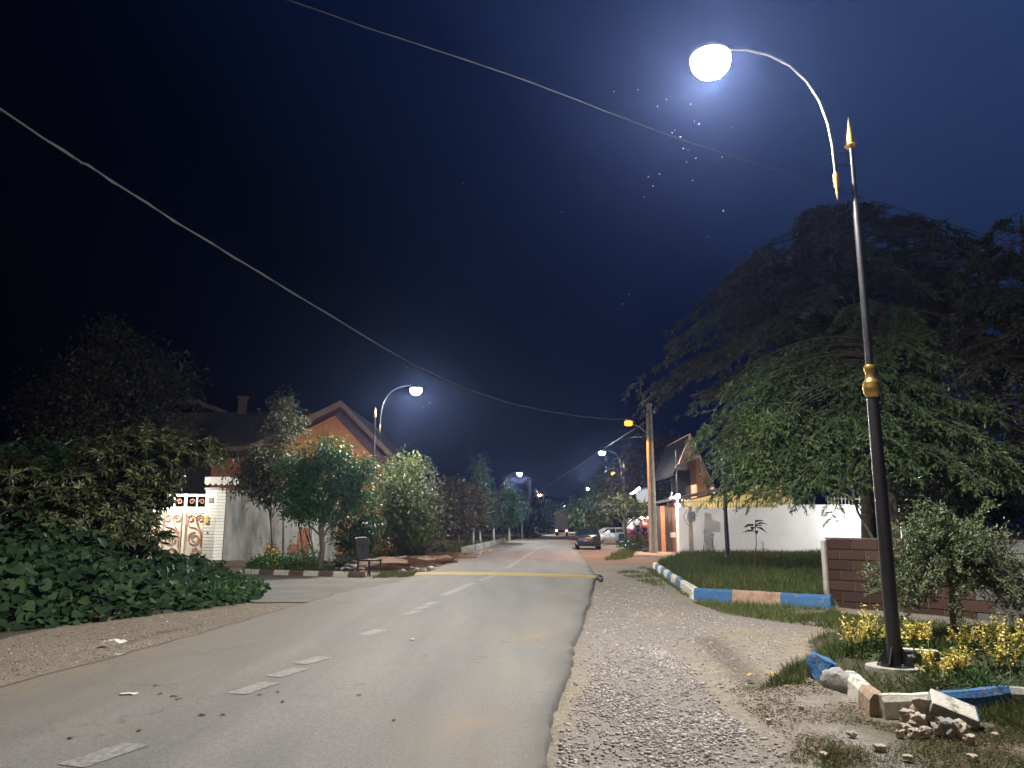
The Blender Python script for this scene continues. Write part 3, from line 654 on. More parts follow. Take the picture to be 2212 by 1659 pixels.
def make_lamp(label, loc, rz):
    t = thing('street_lamp', label, 'street lamp', loc, rz, 'street lamps along the road')
    mb = MB(); mb.lathe([(0.0, 0.0), (0.078, 0.0), (0.075, 1.4), (0.066, 2.98)], (0, 0, 0.03), 24)
    mb.lathe([(0.0, 3.2), (0.044, 3.2), (0.040, 5.35), (0.033, 5.42), (0.027, 5.5), (0.025, 6.12), (0, 6.12)], (0, 0, 0), 20); mb.build('pole', black_steel, t, True)
    mb = MB(); mb.lathe([(0, 2.99), (0.068, 2.99), (0.085, 3.03), (0.100, 3.08), (0.102, 3.11), (0.094, 3.13), (0.098, 3.15), (0.086, 3.18), (0.070, 3.20), (0.062, 3.22), (0.060, 3.28), (0.070, 3.31), (0.074, 3.34), (0.062, 3.37), (0, 3.37)], (0, 0, 0), 28); mb.build('collar', gold, t, True)
    mb = MB(); mb.lathe([(0, 0.0), (0.19, 0.0), (0.19, 0.022), (0, 0.022)], (0, 0, 0.005), 28); mb.build('base_plate', black_steel, t, True)
    mb = MB()
    for k in range(4):
        a = math.pi / 4 + k * math.pi / 2; d = Vector((math.cos(a), math.sin(a), 0)); s_ = Vector((-d.y, d.x, 0)) * 0.007
        mb.prism([d * 0.07 + Vector((0, 0, .03)) - s_, d * 0.185 + Vector((0, 0, .03)) - s_, d * 0.18 + Vector((0, 0, .06)) - s_, d * 0.075 + Vector((0, 0, .23)) - s_], s_ * 2)
    mb.build('gusset', black_steel, t)
    for k in range(4):
        a = k * math.pi / 2; mb = MB(); mb.lathe([(0, 0), (0.014, 0), (0.014, .03), (0, .03)], (0.165 * math.cos(a), 0.165 * math.sin(a), 0.027), 6); mb.build('bolt', steel, t)
    mb = MB(); mb.lathe([(0, 6.10), (0.055, 6.12), (0.075, 6.145), (0.045, 6.17), (0.052, 6.19), (0.040, 6.30), (0.018, 6.44), (0.003, 6.53), (0, 6.53)], (0, 0, 0), 20); mb.build('spear_tip', gold, t, True)
    # hook shaped arm standing clear of the pole
    pts = [(-0.215, 0, 5.78), (-0.225, 0, 6.15), (-0.25, 0, 6.45)]
    for k in range(1, 13):
        a = math.pi - k / 12 * math.pi * 0.60; pts.append((-1.02 - 0.77 * math.cos(a) * -1 * -1 if False else -1.02 + 0.77 * math.cos(a) * 1.0, 0, 6.55 + 0.0 + 0.80 * math.sin(a)))
    pts = [(-0.215, 0, 5.78), (-0.225, 0, 6.15), (-0.26, 0, 6.45), (-0.34, 0, 6.75), (-0.48, 0, 7.02), (-0.68, 0, 7.24), (-0.94, 0, 7.39), (-1.22, 0, 7.46), (-1.52, 0, 7.47)]
    mb = MB(); mb.tube(pts, [.021] * 4 + [.02] * 5, 10)
    mb.tube([(0, 0, 5.9), (-0.21, 0, 5.9)], .009, 6); mb.tube([(0, 0, 6.06), (-0.22, 0, 6.06)], .009, 6); mb.build('arm', black_steel, t, True)
    mb = MB(); mb.lathe([(0, 5.42), (0.012, 5.46), (0.02, 5.54), (0.016, 5.57), (0.034, 5.62), (0.03, 5.65), (0.04, 5.69), (0.034, 5.72), (0.040, 5.75), (0.026, 5.79), (0, 5.79)], (-0.215, 0, 0), 14); mb.build('finial', gold, t, True)
    mb = MB(); mb.lathe([(0, .19), (.05, .19), (.07, .16), (.16, .13), (.235, .07), (.262, .022), (.245, .015), (0, .04)], HEAD, 24); mb.build('lamp_hood', black_steel, t, True)
    return t
def globe(t, m):
    mb = MB(); mb.lathe([(0, -.25), (.09, -.235), (.17, -.19), (.225, -.12), (.245, -.04), (.24, .012), (0, .02)], HEAD, 24); return mb.build('globe', m, t, True)
NEAR = (4.19, 8.81, 0.09)
lamp0 = make_lamp('tall black street lamp with gold collar rising from the planted bed nearest the camera', (4.19, 8.81, 0.085), 0)
gl0 = globe(lamp0, lamp_white)
mb = MB(); mb.lathe([(0, -.05), (.32, -.05), (.315, .008), (0, .012)], (0, 0, 0), 32); o = mb.build('footing', pale_conc, lamp0, True); o.location = (0, 0, 0.012); o.scale = (1, .85, 1)
mb = MB(); mb.box((0, 0, 0), (0.02, .05, .05))
lamp_near = lamp0
def lamp_copy(label, loc, rz):
    return copy_tree(lamp0, loc, rz, label)
lamp1 = lamp_copy('black street lamp standing among the left trees behind the dark chair', (-5.75, 32, 0), 0.06 + math.pi)
lamp2 = lamp_copy('white street lamp high behind the right roadside trees and parked cars', (8.72, 60, 0), -0.1)
lamp3 = lamp_copy('distant white street lamp above the row of young left trees', (-0.85, 85, 0), math.pi)
LW = (1.0, 0.96, 0.89)
for lp, e_ in ((lamp0, 24), (lamp1, 20), (lamp2, 20), (lamp3, 20)):
    street_light('lamp_light', HEAD + Vector((0, 0, -0.31)), e_, LW, lp)
# far lamps, a handful of pixels: hood, globe and pole
def far_lamp(px, py, h, side, label, m, cat='street lamp', group='street lamps along the road', size=0.34, power=0):
    d = ray(px, py); t_ = (h - CAM_Z) / d.z; p = Vector((d.x * t_, d.y * t_, h)); s_ = 1 if side == 'R' else -1
    t = thing('street_lamp', label, cat, (p.x + s_ * 1.6, p.y, 0), 0, group)
    mb = MB(); mb.tube([(0, 0, 0), (0, 0, h - .9)], [.09, .05], 8); mb.tube([(0, 0, h - 1), (-s_ * .3, 0, h - .2), (-s_ * .9, 0, h + .12), (-s_ * 1.6, 0, h + .14)], .03, 6); mb.build('pole', black_steel, t, True)
    mb = MB(); mb.lathe([(0, .3), (.3, .2), (.32, .1), (0, .1)], (-s_ * 1.6, 0, h), 12); mb.build('lamp_hood', black_steel, t, True)
    mb = MB(); mb.lathe([(0, -size), (size * .7, -size * .7), (size, 0), (size * .7, .1), (0, .12)], (-s_ * 1.6, 0, h), 12); mb.build('globe', m, t, True)
    if power: add_light('lamp_light', (-s_ * 1.6, 0, h - size - .1), power, LW, 'SPOT', 168, .3, .15, t)
    return t
far_lamp(1270, 1056, 7.3, 'R', 'small far white lamp left of the dark cypress behind the cars', lamp_dim, size=.22)
far_lamp(1165, 1069, 7.3, 'L', 'tiny white lamp just above the far orange lamp', lamp_dim, size=.3, power=3500)
far_lamp(1217, 1092, 7.0, 'L', 'tiny far white lamp high left above the lorry box', lamp_dim, size=.36, power=3500)
far_lamp(1231, 1094, 7.0, 'R', 'upper of two tiny white lamps above the lorry', lamp_dim, size=.36)
far_lamp(1232, 1100, 6.0, 'R', 'lower of two tiny white lamps above the lorry', lamp_dim, size=.36)
far_lamp(1246, 1093, 7.0, 'R', 'bright cream far lamp above the lit right roadside crown', lamp_dim, size=.62, power=5000)
far_lamp(1250, 1108, 6.0, 'R', 'faint cyan tinted far lamp against the lit right crown', emit('lamp_cyan', (.4, .9, 1.0), 6), size=.3)

# concrete electricity poles with sodium lamps
conc = mat('pole_concrete', (0.26, 0.25, 0.21), (0.40, 0.38, 0.32), 4, 0.9, 0.5, 30)
steel_ = mat('galvanised', (0.30, 0.31, 0.32), (0.42, 0.43, 0.44), 12, 0.45, 0.0, metal=0.7)
def concrete_pole(label, loc, rz, arm, H=8.6):
    t = thing('concrete_pole', label, 'utility pole', loc, rz, 'concrete poles with orange lamps')
    wb_, wt = 0.46, 0.27
    def w(z): return wb_ + (wt - wb_) * z / H
    mb = MB()
    for s_ in (-1, 1):
        vs_ = []
        for z in (0, H):
            x0, x1 = s_ * w(z) / 2, s_ * (w(z) / 2 - w(z) * .26); y = 0.14
            vs_ += [Vector((x0, -y, z)), Vector((x1, -y, z)), Vector((x1, y, z)), Vector((x0, y, z))]
        mb.add(vs_, [(0, 1, 2, 3), (4, 5, 6, 7), (0, 1, 5, 4), (1, 2, 6, 5), (2, 3, 7, 6), (3, 0, 4, 7)])
    mb.add([Vector((x * w(z) * .245, y, z)) for z in (0, H) for x, y in ((-1, -.05), (1, -.05), (1, .05), (-1, .05))], [(0, 1, 2, 3), (4, 5, 6, 7), (0, 1, 5, 4), (1, 2, 6, 5), (2, 3, 7, 6), (3, 0, 4, 7)])
    z = 0.75
    while z < H - .2: mb.box((0, 0, z), (w(z) * .486, 0.262, 0.09)); z += 0.95
    mb.box((0, 0, H + .06), (.34, .3, .12)); mb.build('pole', conc, t, False, 0.012)
    hx, hz, az = arm
    mb = MB(); mb.tube([(-.12, -.16, az - .35), (-.16, -.17, az), (hx * .5, -.17, (az + hz) / 2 + .12), (hx * .86, -.17, hz)], .03, 8)
    mb.box((-.1, -.15, az - .1), (.16, .04, .3)); mb.build('bracket', steel, t, True)
    mb = MB(); mb.prism([Vector((hx * .72, -.27, hz + .05)), Vector((hx * .72, -.07, hz + .05)), Vector((hx * 1.1, -.10, hz + .16)), Vector((hx * 1.1, -.24, hz + .16))], (0, 0, .09)); mb.build('lamp_hood', steel, t, False, .01)
    mb = MB(); mb.rock((hx * .97, -.17, hz + .0), (.30, .18, .20), 2, 0, 2, 0.0); mb.build('bulb', lamp_orange, t, True)
    mb = MB()
    for k in (-.3, 0, .3): mb.lathe([(0, 0), (.03, 0), (.045, .05), (.03, .1), (0, .1)], (k, 0, H - .35), 8)
    mb.box((0, 0, H - .4), (.9, .07, .07)); mb.build('cross_arm', steel, t)
    add_light('lamp_light', (hx * .97, -.17, hz - .26), 1500, (1, .27, .03), 'SPOT', 125, .5, .1, t)
    return t
Pp = G(1412, 1199)
cp0 = concrete_pole('tall ladder-panelled concrete pole with orange lamp beside the white wall gate', (Pp.x, Pp.y, 0), 0.12, (-1.35, 7.5, 6.9))
p = A(1350, 1100, 88); cp1 = copy_tree(cp0, (p.x, 88, 0), .1, 'concrete pole with orange lamp hidden in the dark trees behind the white hatchback')
p = A(1158, 1150, 150); cp2 = copy_tree(cp0, (p.x, 150, 0), math.pi + .1, 'far concrete pole with orange lamp left of the lorry')
far_lamp(1160, 1062, 10.5, 'L', 'far amber lamp topmost of the cluster left of the lorry', emit('lamp_amber', (1, .5, .14), 2.4), size=.3)
# black pole standing before the white wall, its top lost in the tree
p = G(1573, 1211); t = thing('steel_pole', 'plain black pole in front of the white wall, top hidden in the conifer', 'pole', (p.x, p.y, 0.1))
mb = MB(); mb.lathe([(0, 0), (.115, 0), (.105, 2.0), (.085, 5.2), (0, 5.2)], (0, 0, 0), 16); mb.build('shaft', black_steel, t, True)
mb = MB(); mb.lathe([(0, 0), (.2, 0), (.2, .03), (0, .03)], (0, 0, 0), 16); mb.build('base_plate', black_steel, t)
wood = mat('tarred_wood', (0.025, 0.022, 0.02), (0.05, 0.043, 0.037), 6, 0.9, 0.5, 20)
p = G(1143, 1163); t = thing('wooden_pole', 'dark wooden pole at the left road edge before the far orange lamp', 'utility pole', (p.x, p.y, 0))
mb = MB(); mb.lathe([(0, 0), (.42, 0), (.30, 8.2), (0, 8.2)], (0, 0, 0), 12); mb.build('shaft', wood, t, True)
mb = MB(); mb.box((0, 0, 7.6), (1.6, .12, .12)); mb.build('cross_arm', wood, t)

# overhead cables
cable_m = mat('cable_rubber', (0.010, 0.011, 0.012), (0.02, 0.021, 0.022), 30, 0.7)
def smooth(pts, k=8):
    out = []
    for i in range(len(pts) - 1):
        p0, p1, p2, p3 = pts[max(i - 1, 0)], pts[i], pts[i + 1], pts[min(i + 2, len(pts) - 1)]
        for j in range(k):
            t = j / k
            out.append(0.5 * ((2 * p1) + (p2 - p0) * t + (2 * p0 - 5 * p1 + 4 * p2 - p3) * t * t + (3 * p1 - p0 - 3 * p2 + p3) * t ** 3))
    return out + [pts[-1]]
def cable(label, p0, p1, pix, rad, extra0=None, extra1=None):
    pts = [onplane(x, y, p0, p1) for x, y in pix]
    if extra0 is not None: pts = [Vector(extra0)] + pts
    if extra1 is not None: pts = pts + [Vector(extra1)]
    P2 = smooth(pts); P3 = [p + Vector((0, 0, 0.015 * noise.noise(p * .9))) for p in P2]
    mb = MB(); mb.tube(P3, rad, 6); s2 = [p + Vector((0, 0.0, 0.0)) + Vector((math.sin(i * 1.3), 0, math.cos(i * 1.3))) * rad * 1.2 for i, p in enumerate(P3)]
    mb.tube(s2, rad * .6, 5)
    o = mb.build('overhead_cable', cable_m, None, True); return tag(o, label, 'cable')
top = Vector((8.05, 45.4, 8.1))
cable('long black cable sagging across the road from upper left to the concrete pole', (-6.1, 8.4), top, [(0, 235), (210, 370), (430, 510), (640, 637), (870, 775), (985, 830), (1100, 870), (1230, 896), (1340, 906)], .015, (-9.0, -0.5, 7.6), top)
cable('black cable crossing the sky just under the big bright street lamp', (-2.8, 8.5), (5.6, 13.5), [(380, -80), (620, 0), (840, 75), (1080, 155), (1270, 225), (1440, 290), (1600, 343), (1745, 390)], .008, (-8.5, 5.1, 9.6), (13.5, 18.2, 8.2))
fp = A(1158, 1066, 150)
cable('thin wire running from the concrete pole lamp to the far left pole', (8.0, 45.4), fp, [(1385, 918), (1340, 946), (1290, 979), (1240, 1012), (1200, 1039)], .022, (8.0, 45.3, 7.6), fp)
fq = A(1330, 1000, 88)
cable('short orange-lit wire from the concrete pole toward the next orange lamp', (8.0, 45.4), fq, [(1395, 944), (1355, 947), (1300, 962)], .02, (8.0, 45.3, 7.0), A(1290, 985, 88))
cable('pale wire slung over the road above the lorry', A(1190, 1072, 116)[:2], A(1255, 1079, 118)[:2], [(1150, 1062), (1200, 1073), (1225, 1077), (1252, 1080)], .05)

# ------------------------------------------------------------------ vehicles
glass = mat('dark_glass', (0.02, 0.024, 0.026), None, rough=0.06, spec=0.9)
tyre = mat('tyre_rubber', (0.012, 0.012, 0.012), (0.022, 0.022, 0.022), 14, 0.85)
rim_m = mat('wheel_rim', (0.32, 0.32, 0.33), (0.42, 0.42, 0.43), 9, 0.35, metal=0.8)
blk = mat('black_plastic', (0.016, 0.016, 0.017), (0.028, 0.028, 0.029), 9, 0.6)
def loft(sections, mi=0):
    mb = MB(); n_ = len(sections[0]); vs_ = [p for s_ in sections for p in s_]; fs_ = []
    for i in range(len(sections) - 1):
        for k in range(n_ - 1): fs_.append((i * n_ + k, (i + 1) * n_ + k, (i + 1) * n_ + k + 1, i * n_ + k + 1))
    fs_ += [tuple(range(n_)), tuple(range((len(sections) - 1) * n_, len(sections) * n_))]
    mb.add(vs_, fs_, mi); return mb
def car(label, loc, rz, paint_m, tail_m, L, W, hood, belt, roofH, cab, hatch, group=None, plate=None):
    """x forward, built round the rear axle line; cab = (rear base, rear top, front top, front base) in metres from the tail"""
    t = thing('parked_car', label, 'car', loc, rz, group)
    hw = W / 2
    def sec(x, top, inset):
        k = hw - inset
        return [(x, -k * .92, .22), (x, -k, .36), (x, -k, .58), (x, -k * .97, top - .05), (x, -k * .90, top), (x, 0, top + .02), (x, k * .90, top), (x, k * .97, top - .05), (x, k, .58), (x, k, .36), (x, k * .92, .22)]
    deck = belt + .02
    st = [(0, deck - .30, .10), (.05, deck - .06, .04), (.16, deck, .02), (cab[0], deck + .02, .0), (cab[3], belt, .0), (L - .75, hood, .02), (L - .25, hood - .08, .05), (L - .05, hood - .2, .10), (L, hood - .32, .16)]
    loft([sec(*s_) for s_ in st]).build('body', paint_m, t, True, 0)
    rw, bw = hw - .22, hw - .06
    # roof and pillars, then the windows a little inside
    mb = MB(); x0, x1, x2, x3 = cab; zt, zb = roofH, belt + .02
    mb.prism([Vector((x1, -rw, zt - .04)), Vector((x2, -rw, zt - .04)), Vector((x2, rw, zt - .04)), Vector((x1, rw, zt - .04))], (0, 0, .06))
    for s_ in (-1, 1):
        for (xa, xb) in ((x0, x1), (x3, x2)): mb.bar((xa, s_ * bw, zb - .03), (xb, s_ * rw, zt), .07, .08)
        xm = (x1 + x2) / 2; mb.bar((xm, s_ * bw, zb), (xm, s_ * rw, zt), .04, .09)
    mb.build('roof', paint_m, t, False, .012)
    mb = MB(); mb.add([(x0 + .02, -bw + .03, zb - .04), (x3 - .02, -bw + .03, zb - .04), (x3 - .02, bw - .03, zb - .04), (x0 + .02, bw - .03, zb - .04), (x1 + .02, -rw + .02, zt - .045), (x2 - .02, -rw + .02, zt - .045), (x2 - .02, rw - .02, zt - .045), (x1 + .02, rw - .02, zt - .045)],
                      [(0, 1, 2, 3), (4, 5, 6, 7), (0, 1, 5, 4), (1, 2, 6, 5), (2, 3, 7, 6), (3, 0, 4, 7)]); mb.build('window', glass, t)
    for xw in (.78, L - .82):
        for s_ in (-1, 1):
            mb = MB(); c = Vector((xw, s_ * (hw - .10), .30)); pts = []
            prof = [(.19, -.09), (.27, -.095), (.30, -.07), (.305, 0), (.30, .07), (.27, .095), (.19, .09), (.19, -.09)]
            n_ = 20; vs_ = []; fs_ = []
            for (r_, y_) in prof:
                for k in range(n_): a = 2 * math.pi * k / n_; vs_.append(c + Vector((r_ * math.cos(a), y_, r_ * math.sin(a))))
            for i in range(len(prof) - 1):
                for k in range(n_): fs_.append((i * n_ + k, i * n_ + (k + 1) % n_, (i + 1) * n_ + (k + 1) % n_, (i + 1) * n_ + k))
            mb.add(vs_, fs_); wh = mb.build('wheel', tyre, t, True)
            mb = MB(); mb.prism([c + Vector((.19 * math.cos(a), s_ * .05, .19 * math.sin(a))) for a in [k * math.pi / 9 for k in range(18)]], (0, s_ * .035, 0)); mb.build('rim', rim_m, wh)
    for s_ in (-1, 1):
        mb = MB(); mb.box((.045, s_ * (hw - .25), belt - .16), (.09, .34, .13)); mb.build('tail_light', tail_m, t, False, .015)
        mb = MB(); mb.box((L - .09, s_ * (hw - .3), hood - .22), (.12, .34, .13)); mb.build('headlight', glass, t, False, .02)
        mb = MB(); mb.rock((x3 - .25, s_ * (hw + .08), belt + .09), (.07, .10, .075), 3, 0, 2, .1); mb.build('mirror', blk, t, True)
    mb = MB(); mb.box((-.03, 0, .44), (.14, W - .12, .24)); mb.build('bumper', blk if plate else paint_m, t, False, .04)
    mb = MB(); mb.box((-.005, 0, belt - .16), (.03, .50, .13)); mb.build('number_plate', plate or MATS['plate_pale'], t, False, .004)
    return t
mat('plate_pale', (0.6, 0.6, 0.56), (0.7, 0.7, 0.66), 10, .5)
car_black = mat('car_black', (0.010, 0.010, 0.012), (0.014, 0.014, 0.016), 3, 0.22, coat=0.8)
car_white = mat('car_white', (0.62, 0.63, 0.65), (0.70, 0.70, 0.71), 3, 0.3, coat=0.6)
tail_red = mat('tail_red', (0.10, 0.012, 0.010), (0.16, 0.02, 0.015), 18, 0.2, spec=.8)
plate_or = mat('plate_lit_orange', (0.85, 0.38, 0.16), (0.95, 0.5, 0.25), 30, 0.4)  # orange glow reflected by the plate, put into its colour
c0 = G(1273, 1187); car('black saloon seen from behind, parked at the right road edge', (c0.x, c0.y, 0.0), math.pi / 2 - 0.04, car_black, tail_red, 4.3, 1.72, .90, .96, 1.42, (.55, 1.15, 2.45, 3.2), False, None, plate_or)
c1 = A(1349, 1170, 76); car('white hatchback parked side-on beyond the black saloon', (c1.x + .35, 76, 0.0), math.pi + .12, car_white, tail_red, 3.75, 1.62, .92, .98, 1.46, (.10, .55, 2.2, 2.95), True)
# lorry driving away
c2 = G(1213, 1158.5); t = thing('box_lorry', 'dark box lorry driving away with its tail lights on', 'lorry', (c2.x, c2.y, 0.04), -0.09)
lorry_g = mat('lorry_box', (0.26, 0.24, 0.23), (0.34, 0.32, 0.30), 2, .6)
mb = MB(); mb.box((0, 3, 2.15), (2.15, 5.8, 2.3))
for k in range(-3, 4): mb.box((k * .33, .08, 2.2), (.03, .08, 2.1))
mb.box((0, .09, 3.27), (2.18, .1, .08)); mb.build('cargo_box', lorry_g, t, False, .01)
mb = MB(); mb.box((0, 6.9, 1.5), (2.0, 1.6, 2.0), None, 0, .92); mb.build('cab', lorry_g, t, False, .05)
mb = MB(); mb.box((0, 3.4, .80), (.9, 7.4, .2)); mb.box((0, .2, .78), (2.1, .14, .28)); mb.build('chassis', blk, t)
tl = emit('tail_light_on', (1.0, .16, .05), 14); ta = emit('tail_light_amber', (1.0, .5, .12), 14)
for s_ in (-1, 1):
    mb = MB(); mb.box((s_ * .82, .10, .85), (.30, .08, .22)); mb.build('tail_light', ta if s_ < 0 else tl, t)
    for y_ in (1.5, 6.6):
        mb = MB(); c = Vector((s_ * .82, y_, .42)); mb.prism([c + Vector((-.14, .42 * math.cos(a), .42 * math.sin(a))) for a in [k * math.pi / 9 for k in range(18)]], (.28, 0, 0)); mb.build('wheel', tyre, t)
    mb = MB(); mb.box((s_ * 1.2, 6.6, 1.9), (.16, .1, .4)); mb.build('mirror', blk, t)

# ------------------------------------------------------------------ walls, gates and houses on the right
white_wall = mat('white_render', (0.66, 0.66, 0.66), (0.78, 0.78, 0.775), 0.7, 0.9, 0.25, 30, detail=9, lo=.25, hi=.6)
W0, W1 = A(1466, 1095, 44.2), Vector((27, 44.2, 0))
t = thing('garden_wall', 'long white rendered garden wall behind the grass plot', 'wall')
mb = MB(); mb.box(((W0.x + 15.2) / 2, 44.3, 1.28), (15.2 - W0.x, .22, 2.76)); mb.box((18.6, 44.31, 1.36), (6.8, .22, 2.92)); mb.build('wall', white_wall, t)
rail_m = mat('rail_paint', (0.16, 0.14, 0.10), (0.24, 0.21, 0.15), 14, .5)
mb = MB(); x = W0.x + .25
while x < 14.9: mb.box((x, 44.3, 2.66 + .22), (.035, .035, .46)); x += .17
mb.box(((W0.x + 15) / 2, 44.3, 2.98), (15 - W0.x, .03, .03)); mb.build('railing', rail_m, t)
x = 18.0; mb = MB()
while x < 21.8: mb.box((x, 44.3, 2.82 + .22), (.04, .04, .46)); x += .2
mb.box((19.9, 44.3, 3.14), (3.9, .03, .03)); mb.build('railing', rail_m, t)
# lamp on a post behind the bush, lights the right end of the wall
t = thing('alley_lamp', 'bright lamp on a thin post behind the bushy small tree, by the wall end', 'lamp', (22.4, 41.0, 0))
mb = MB(); mb.tube([(0, 0, 0), (0, 0, 2.9)], .04, 8); mb.build('post', black_steel, t)
mb = MB(); mb.lathe([(0, 2.62), (.12, 2.66), (.17, 2.78), (.12, 2.9), (0, 2.92)], (0, 0, 0), 14); mb.build('globe', emit('alley_white', (1, .97, .95), 22), t, True)
add_light('lamp_light', (-.3, -.3, 2.75), 1400, (1, .96, .94), 'POINT', parent=t, radius=.1)
# gate piece beside the concrete pole
dark_st = mat('gate_dark', (0.03, 0.028, 0.028), (0.05, 0.045, 0.042), 9, .5)
orange_p = mat('orange_post', (0.42, 0.20, 0.10), (0.52, 0.27, 0.15), 5, .7)
gate_br = mat('gate_brown', (0.19, 0.13, 0.095), (0.25, 0.18, 0.13), 4, .55)
red_tr = mat('gate_red_trim', (0.16, 0.035, 0.03), (0.22, 0.05, 0.04), 8, .5)
t = thing('metal_gate', 'brown sheet gate with red bars between the orange post and pale pillar', 'gate', (0, 47.2, .12))
xg0, xg1 = A(1443, 1150, 47.2).x, A(1462, 1150, 47.2).x
mb = MB(); mb.box(((xg0 + xg1) / 2, 0, 1.3), (xg1 - xg0, .05, 2.6)); mb.build('panel', gate_br, t)
mb = MB()
for f in (.45, .97): mb.box((xg0 + (xg1 - xg0) * f, -.045, 1.3), (.05, .04, 2.6))
mb.tube([(xg0 + .05, 0, 2.6), (xg0 + .05, 0, 3.0), (xg1 - .1, 0, 3.05), (xg1 - .1, 0, 2.6)], .03, 6); mb.build('red_bars', red_tr, t)
o = MB(); o.box(((xg0 + xg1) / 2 + .03, -.085, .98), (.42, .012, .30)); o = o.build('notice_sheet', mat('notice', (.7, .69, .66), (.78, .77, .75), 8, .8)); o.location = (0, 47.2, .12); tag(o, 'blank white notice sheet fixed on the brown gate', 'notice')
for (px, w_, m_, lb) in ((1424, .20, dark_st, 'dark gate post just right of the concrete pole'), (1432, .26, orange_p, 'orange gate post between the two dark posts'), (1440, .20, dark_st, 'dark gate post between orange post and brown gate')):
    p = A(px, 1150, 47.0); mb = MB(); mb.box((p.x, 47.0, 1.42), (w_, .2, 2.7)); mb.box((p.x, 47.0, 2.79), (w_ + .05, .25, .05)); o = mb.build('gate_post', m_, None, False, .015); tag(o, lb, 'gate post', 'posts of the right gate')
p = A(1465, 1150, 45.2); mb = MB(); mb.box((p.x, 45.2, 1.42), (.24, .24, 2.84)); mb.box((p.x, 45.2, 2.87), (.3, .3, .06)); o = mb.build('gate_pillar', white_wall, None, False, .015); tag(o, 'pale square pillar at the left end of the white wall under the lamp', 'pillar')
mb = MB(); mb.box((p.x + .16, 45.0, 1.42), (.06, .05, 2.8)); o = mb.build('downpipe', red_tr); tag(o, 'dark red pipe running down the corner of the pale pillar', 'pipe')
t = thing('gate_lamp', 'round lit lamp and small hood on top of the pale gate pillar', 'lamp', (p.x, 45.1, 2.9))
mb = MB(); mb.tube([(0, 0, 0), (0, 0, .3)], .025, 6); mb.tube([(0, 0, .25), (-.35, 0, .45), (-.42, -.1, .4)], .02, 6); mb.build('bracket', steel, t)
mb = MB(); mb.rock((.02, -.1, .42), (.17, .15, .17), 1, 0, 2, 0.02); mb.build('globe', emit('gate_globe', (1, .96, .82), 16), t, True)
add_light('lamp_light', (-.05, -.4, .35), 260, (1, .93, .78), 'POINT', parent=t, radius=.1)
mb = MB(); p2 = A(1455, 1075, 45); mb.box((p2.x, 45, 0), (.34, .2, .12)); mb.box((p2.x - .22, 44.98, -.03), (.1, .12, .1)); mb.bar((p2.x, 45, 0), (p2.x + .3, 45.05, -.15), .03, .03); o = mb.build('security_camera', steel, None, False, .02); o.location.z = p2.z; tag(o, 'small security camera on a bracket left of the pillar lamp', 'camera')
p = G(1487, 1200); t = thing('meter_post', 'grey electric meter box on a concrete post before the white wall', 'meter', (p.x, 43.2, 0))
mb = MB(); mb.box((0, 0, 1.35), (.24, .2, 2.7), None, 0, .8); mb.build('post', pale_conc, t, False, .01)
mb = MB(); mb.box((.02, -.2, 2.15), (.42, .2, .52)); mb.build('meter_box', steel, t, False, .02)
mb = MB(); mb.tube([(-.15, -.12, 2.5), (-.4, -.05, 2.2), (-.2, -.1, 1.7), (0, -.12, 1.6)], .015, 5); mb.tube([(.1, -.1, 2.6), (-.3, 0, 2.75), (-.62, .6, 2.95)], .012, 5); mb.build('wires', blk, t)
p = A(1463, 1060, 48); mb = MB(); mb.tube([(p.x, 48, 0), (p.x, 48, 6.3)], .04, 6); o = mb.build('antenna_mast', dark_st); tag(o, 'thin dark mast rising behind the pillar lamp', 'mast')

# yellow house behind the wall, steep pink gabled house behind it
yel = mat('yellow_render', (0.50, 0.40, 0.16), (0.60, 0.50, 0.22), 2, .9, .3, 20)
roof_dark = mat('dark_roof', (0.035, 0.028, 0.028), (0.06, 0.048, 0.046), 5, .8, .5, 12)
t = thing('yellow_house', 'low yellow house behind the railing of the white wall', 'house')
xa, xb = A(1478, 1080, 48.5).x, 17.5
mb = MB(); mb.prism([(xa, 48.5, 0), (xb, 48.5, 0), (xb, 48.5, 4.6), (xa, 48.5, 3.15)], (0, 5, 0)); mb.build('wall', yel, t)
mb = MB(); mb.prism([(xa - .8, 48.1, 3.16), (xb, 48.1, 4.72), (xb, 48.1, 4.88), (xa - .8, 48.1, 3.30)], (0, 6, 0)); mb.build('roof', roof_dark, t)
mb = MB(); mb.box((xa + 2.6, 48.46, 1.7), (1.2, .1, 1.4)); fr = mb.build('window', gate_br, t)
mb = MB(); mb.box((xa + 2.6, 48.40, 1.7), (1.0, .05, 1.2)); mb.build('pane', glass, fr)
add_light('porch_light', (xa + 2.0, 46.3, 2.2), 60, (1, .85, .5), 'POINT', radius=.1)
pt = thing('porch_lamp', 'small warm porch lamp on the yellow house wall', 'lamp', (xa + 2.0, 48.3, 2.3)); mb = MB(); mb.rock((0, 0, 0), (.1, .1, .1), 1, 0, 2, 0); mb.build('bulb', emit('porch_bulb', (1, .85, .5), 5), pt)
mb = MB(); mb.box((0, .12, .05), (.14, .14, .06)); mb.build('bracket', steel, pt)
pink = mat('pink_render', (0.40, 0.27, 0.22), (0.50, 0.35, 0.28), 2, .85, .3, 20)
t = thing('gabled_house', 'steep pinkish gabled house peeping out beside the tall conifer', 'house')
Yh = 58
ap, lf, rt = A(1491, 941, Yh), A(1466, 1003, Yh), A(1531, 1030, Yh)
mid = Vector((A(1511, 990, Yh).x, Yh, A(1511, 990, Yh).z))
mb = MB(); mb.prism([ap, lf, mid, (rt.x - .55, Yh, rt.z + .2), (rt.x, Yh, rt.z)], (0, .5, 0)); mb.build('gable', pink, t)
mb = MB(); d1 = (lf - ap).normalized(); d2 = (rt - ap).normalized()
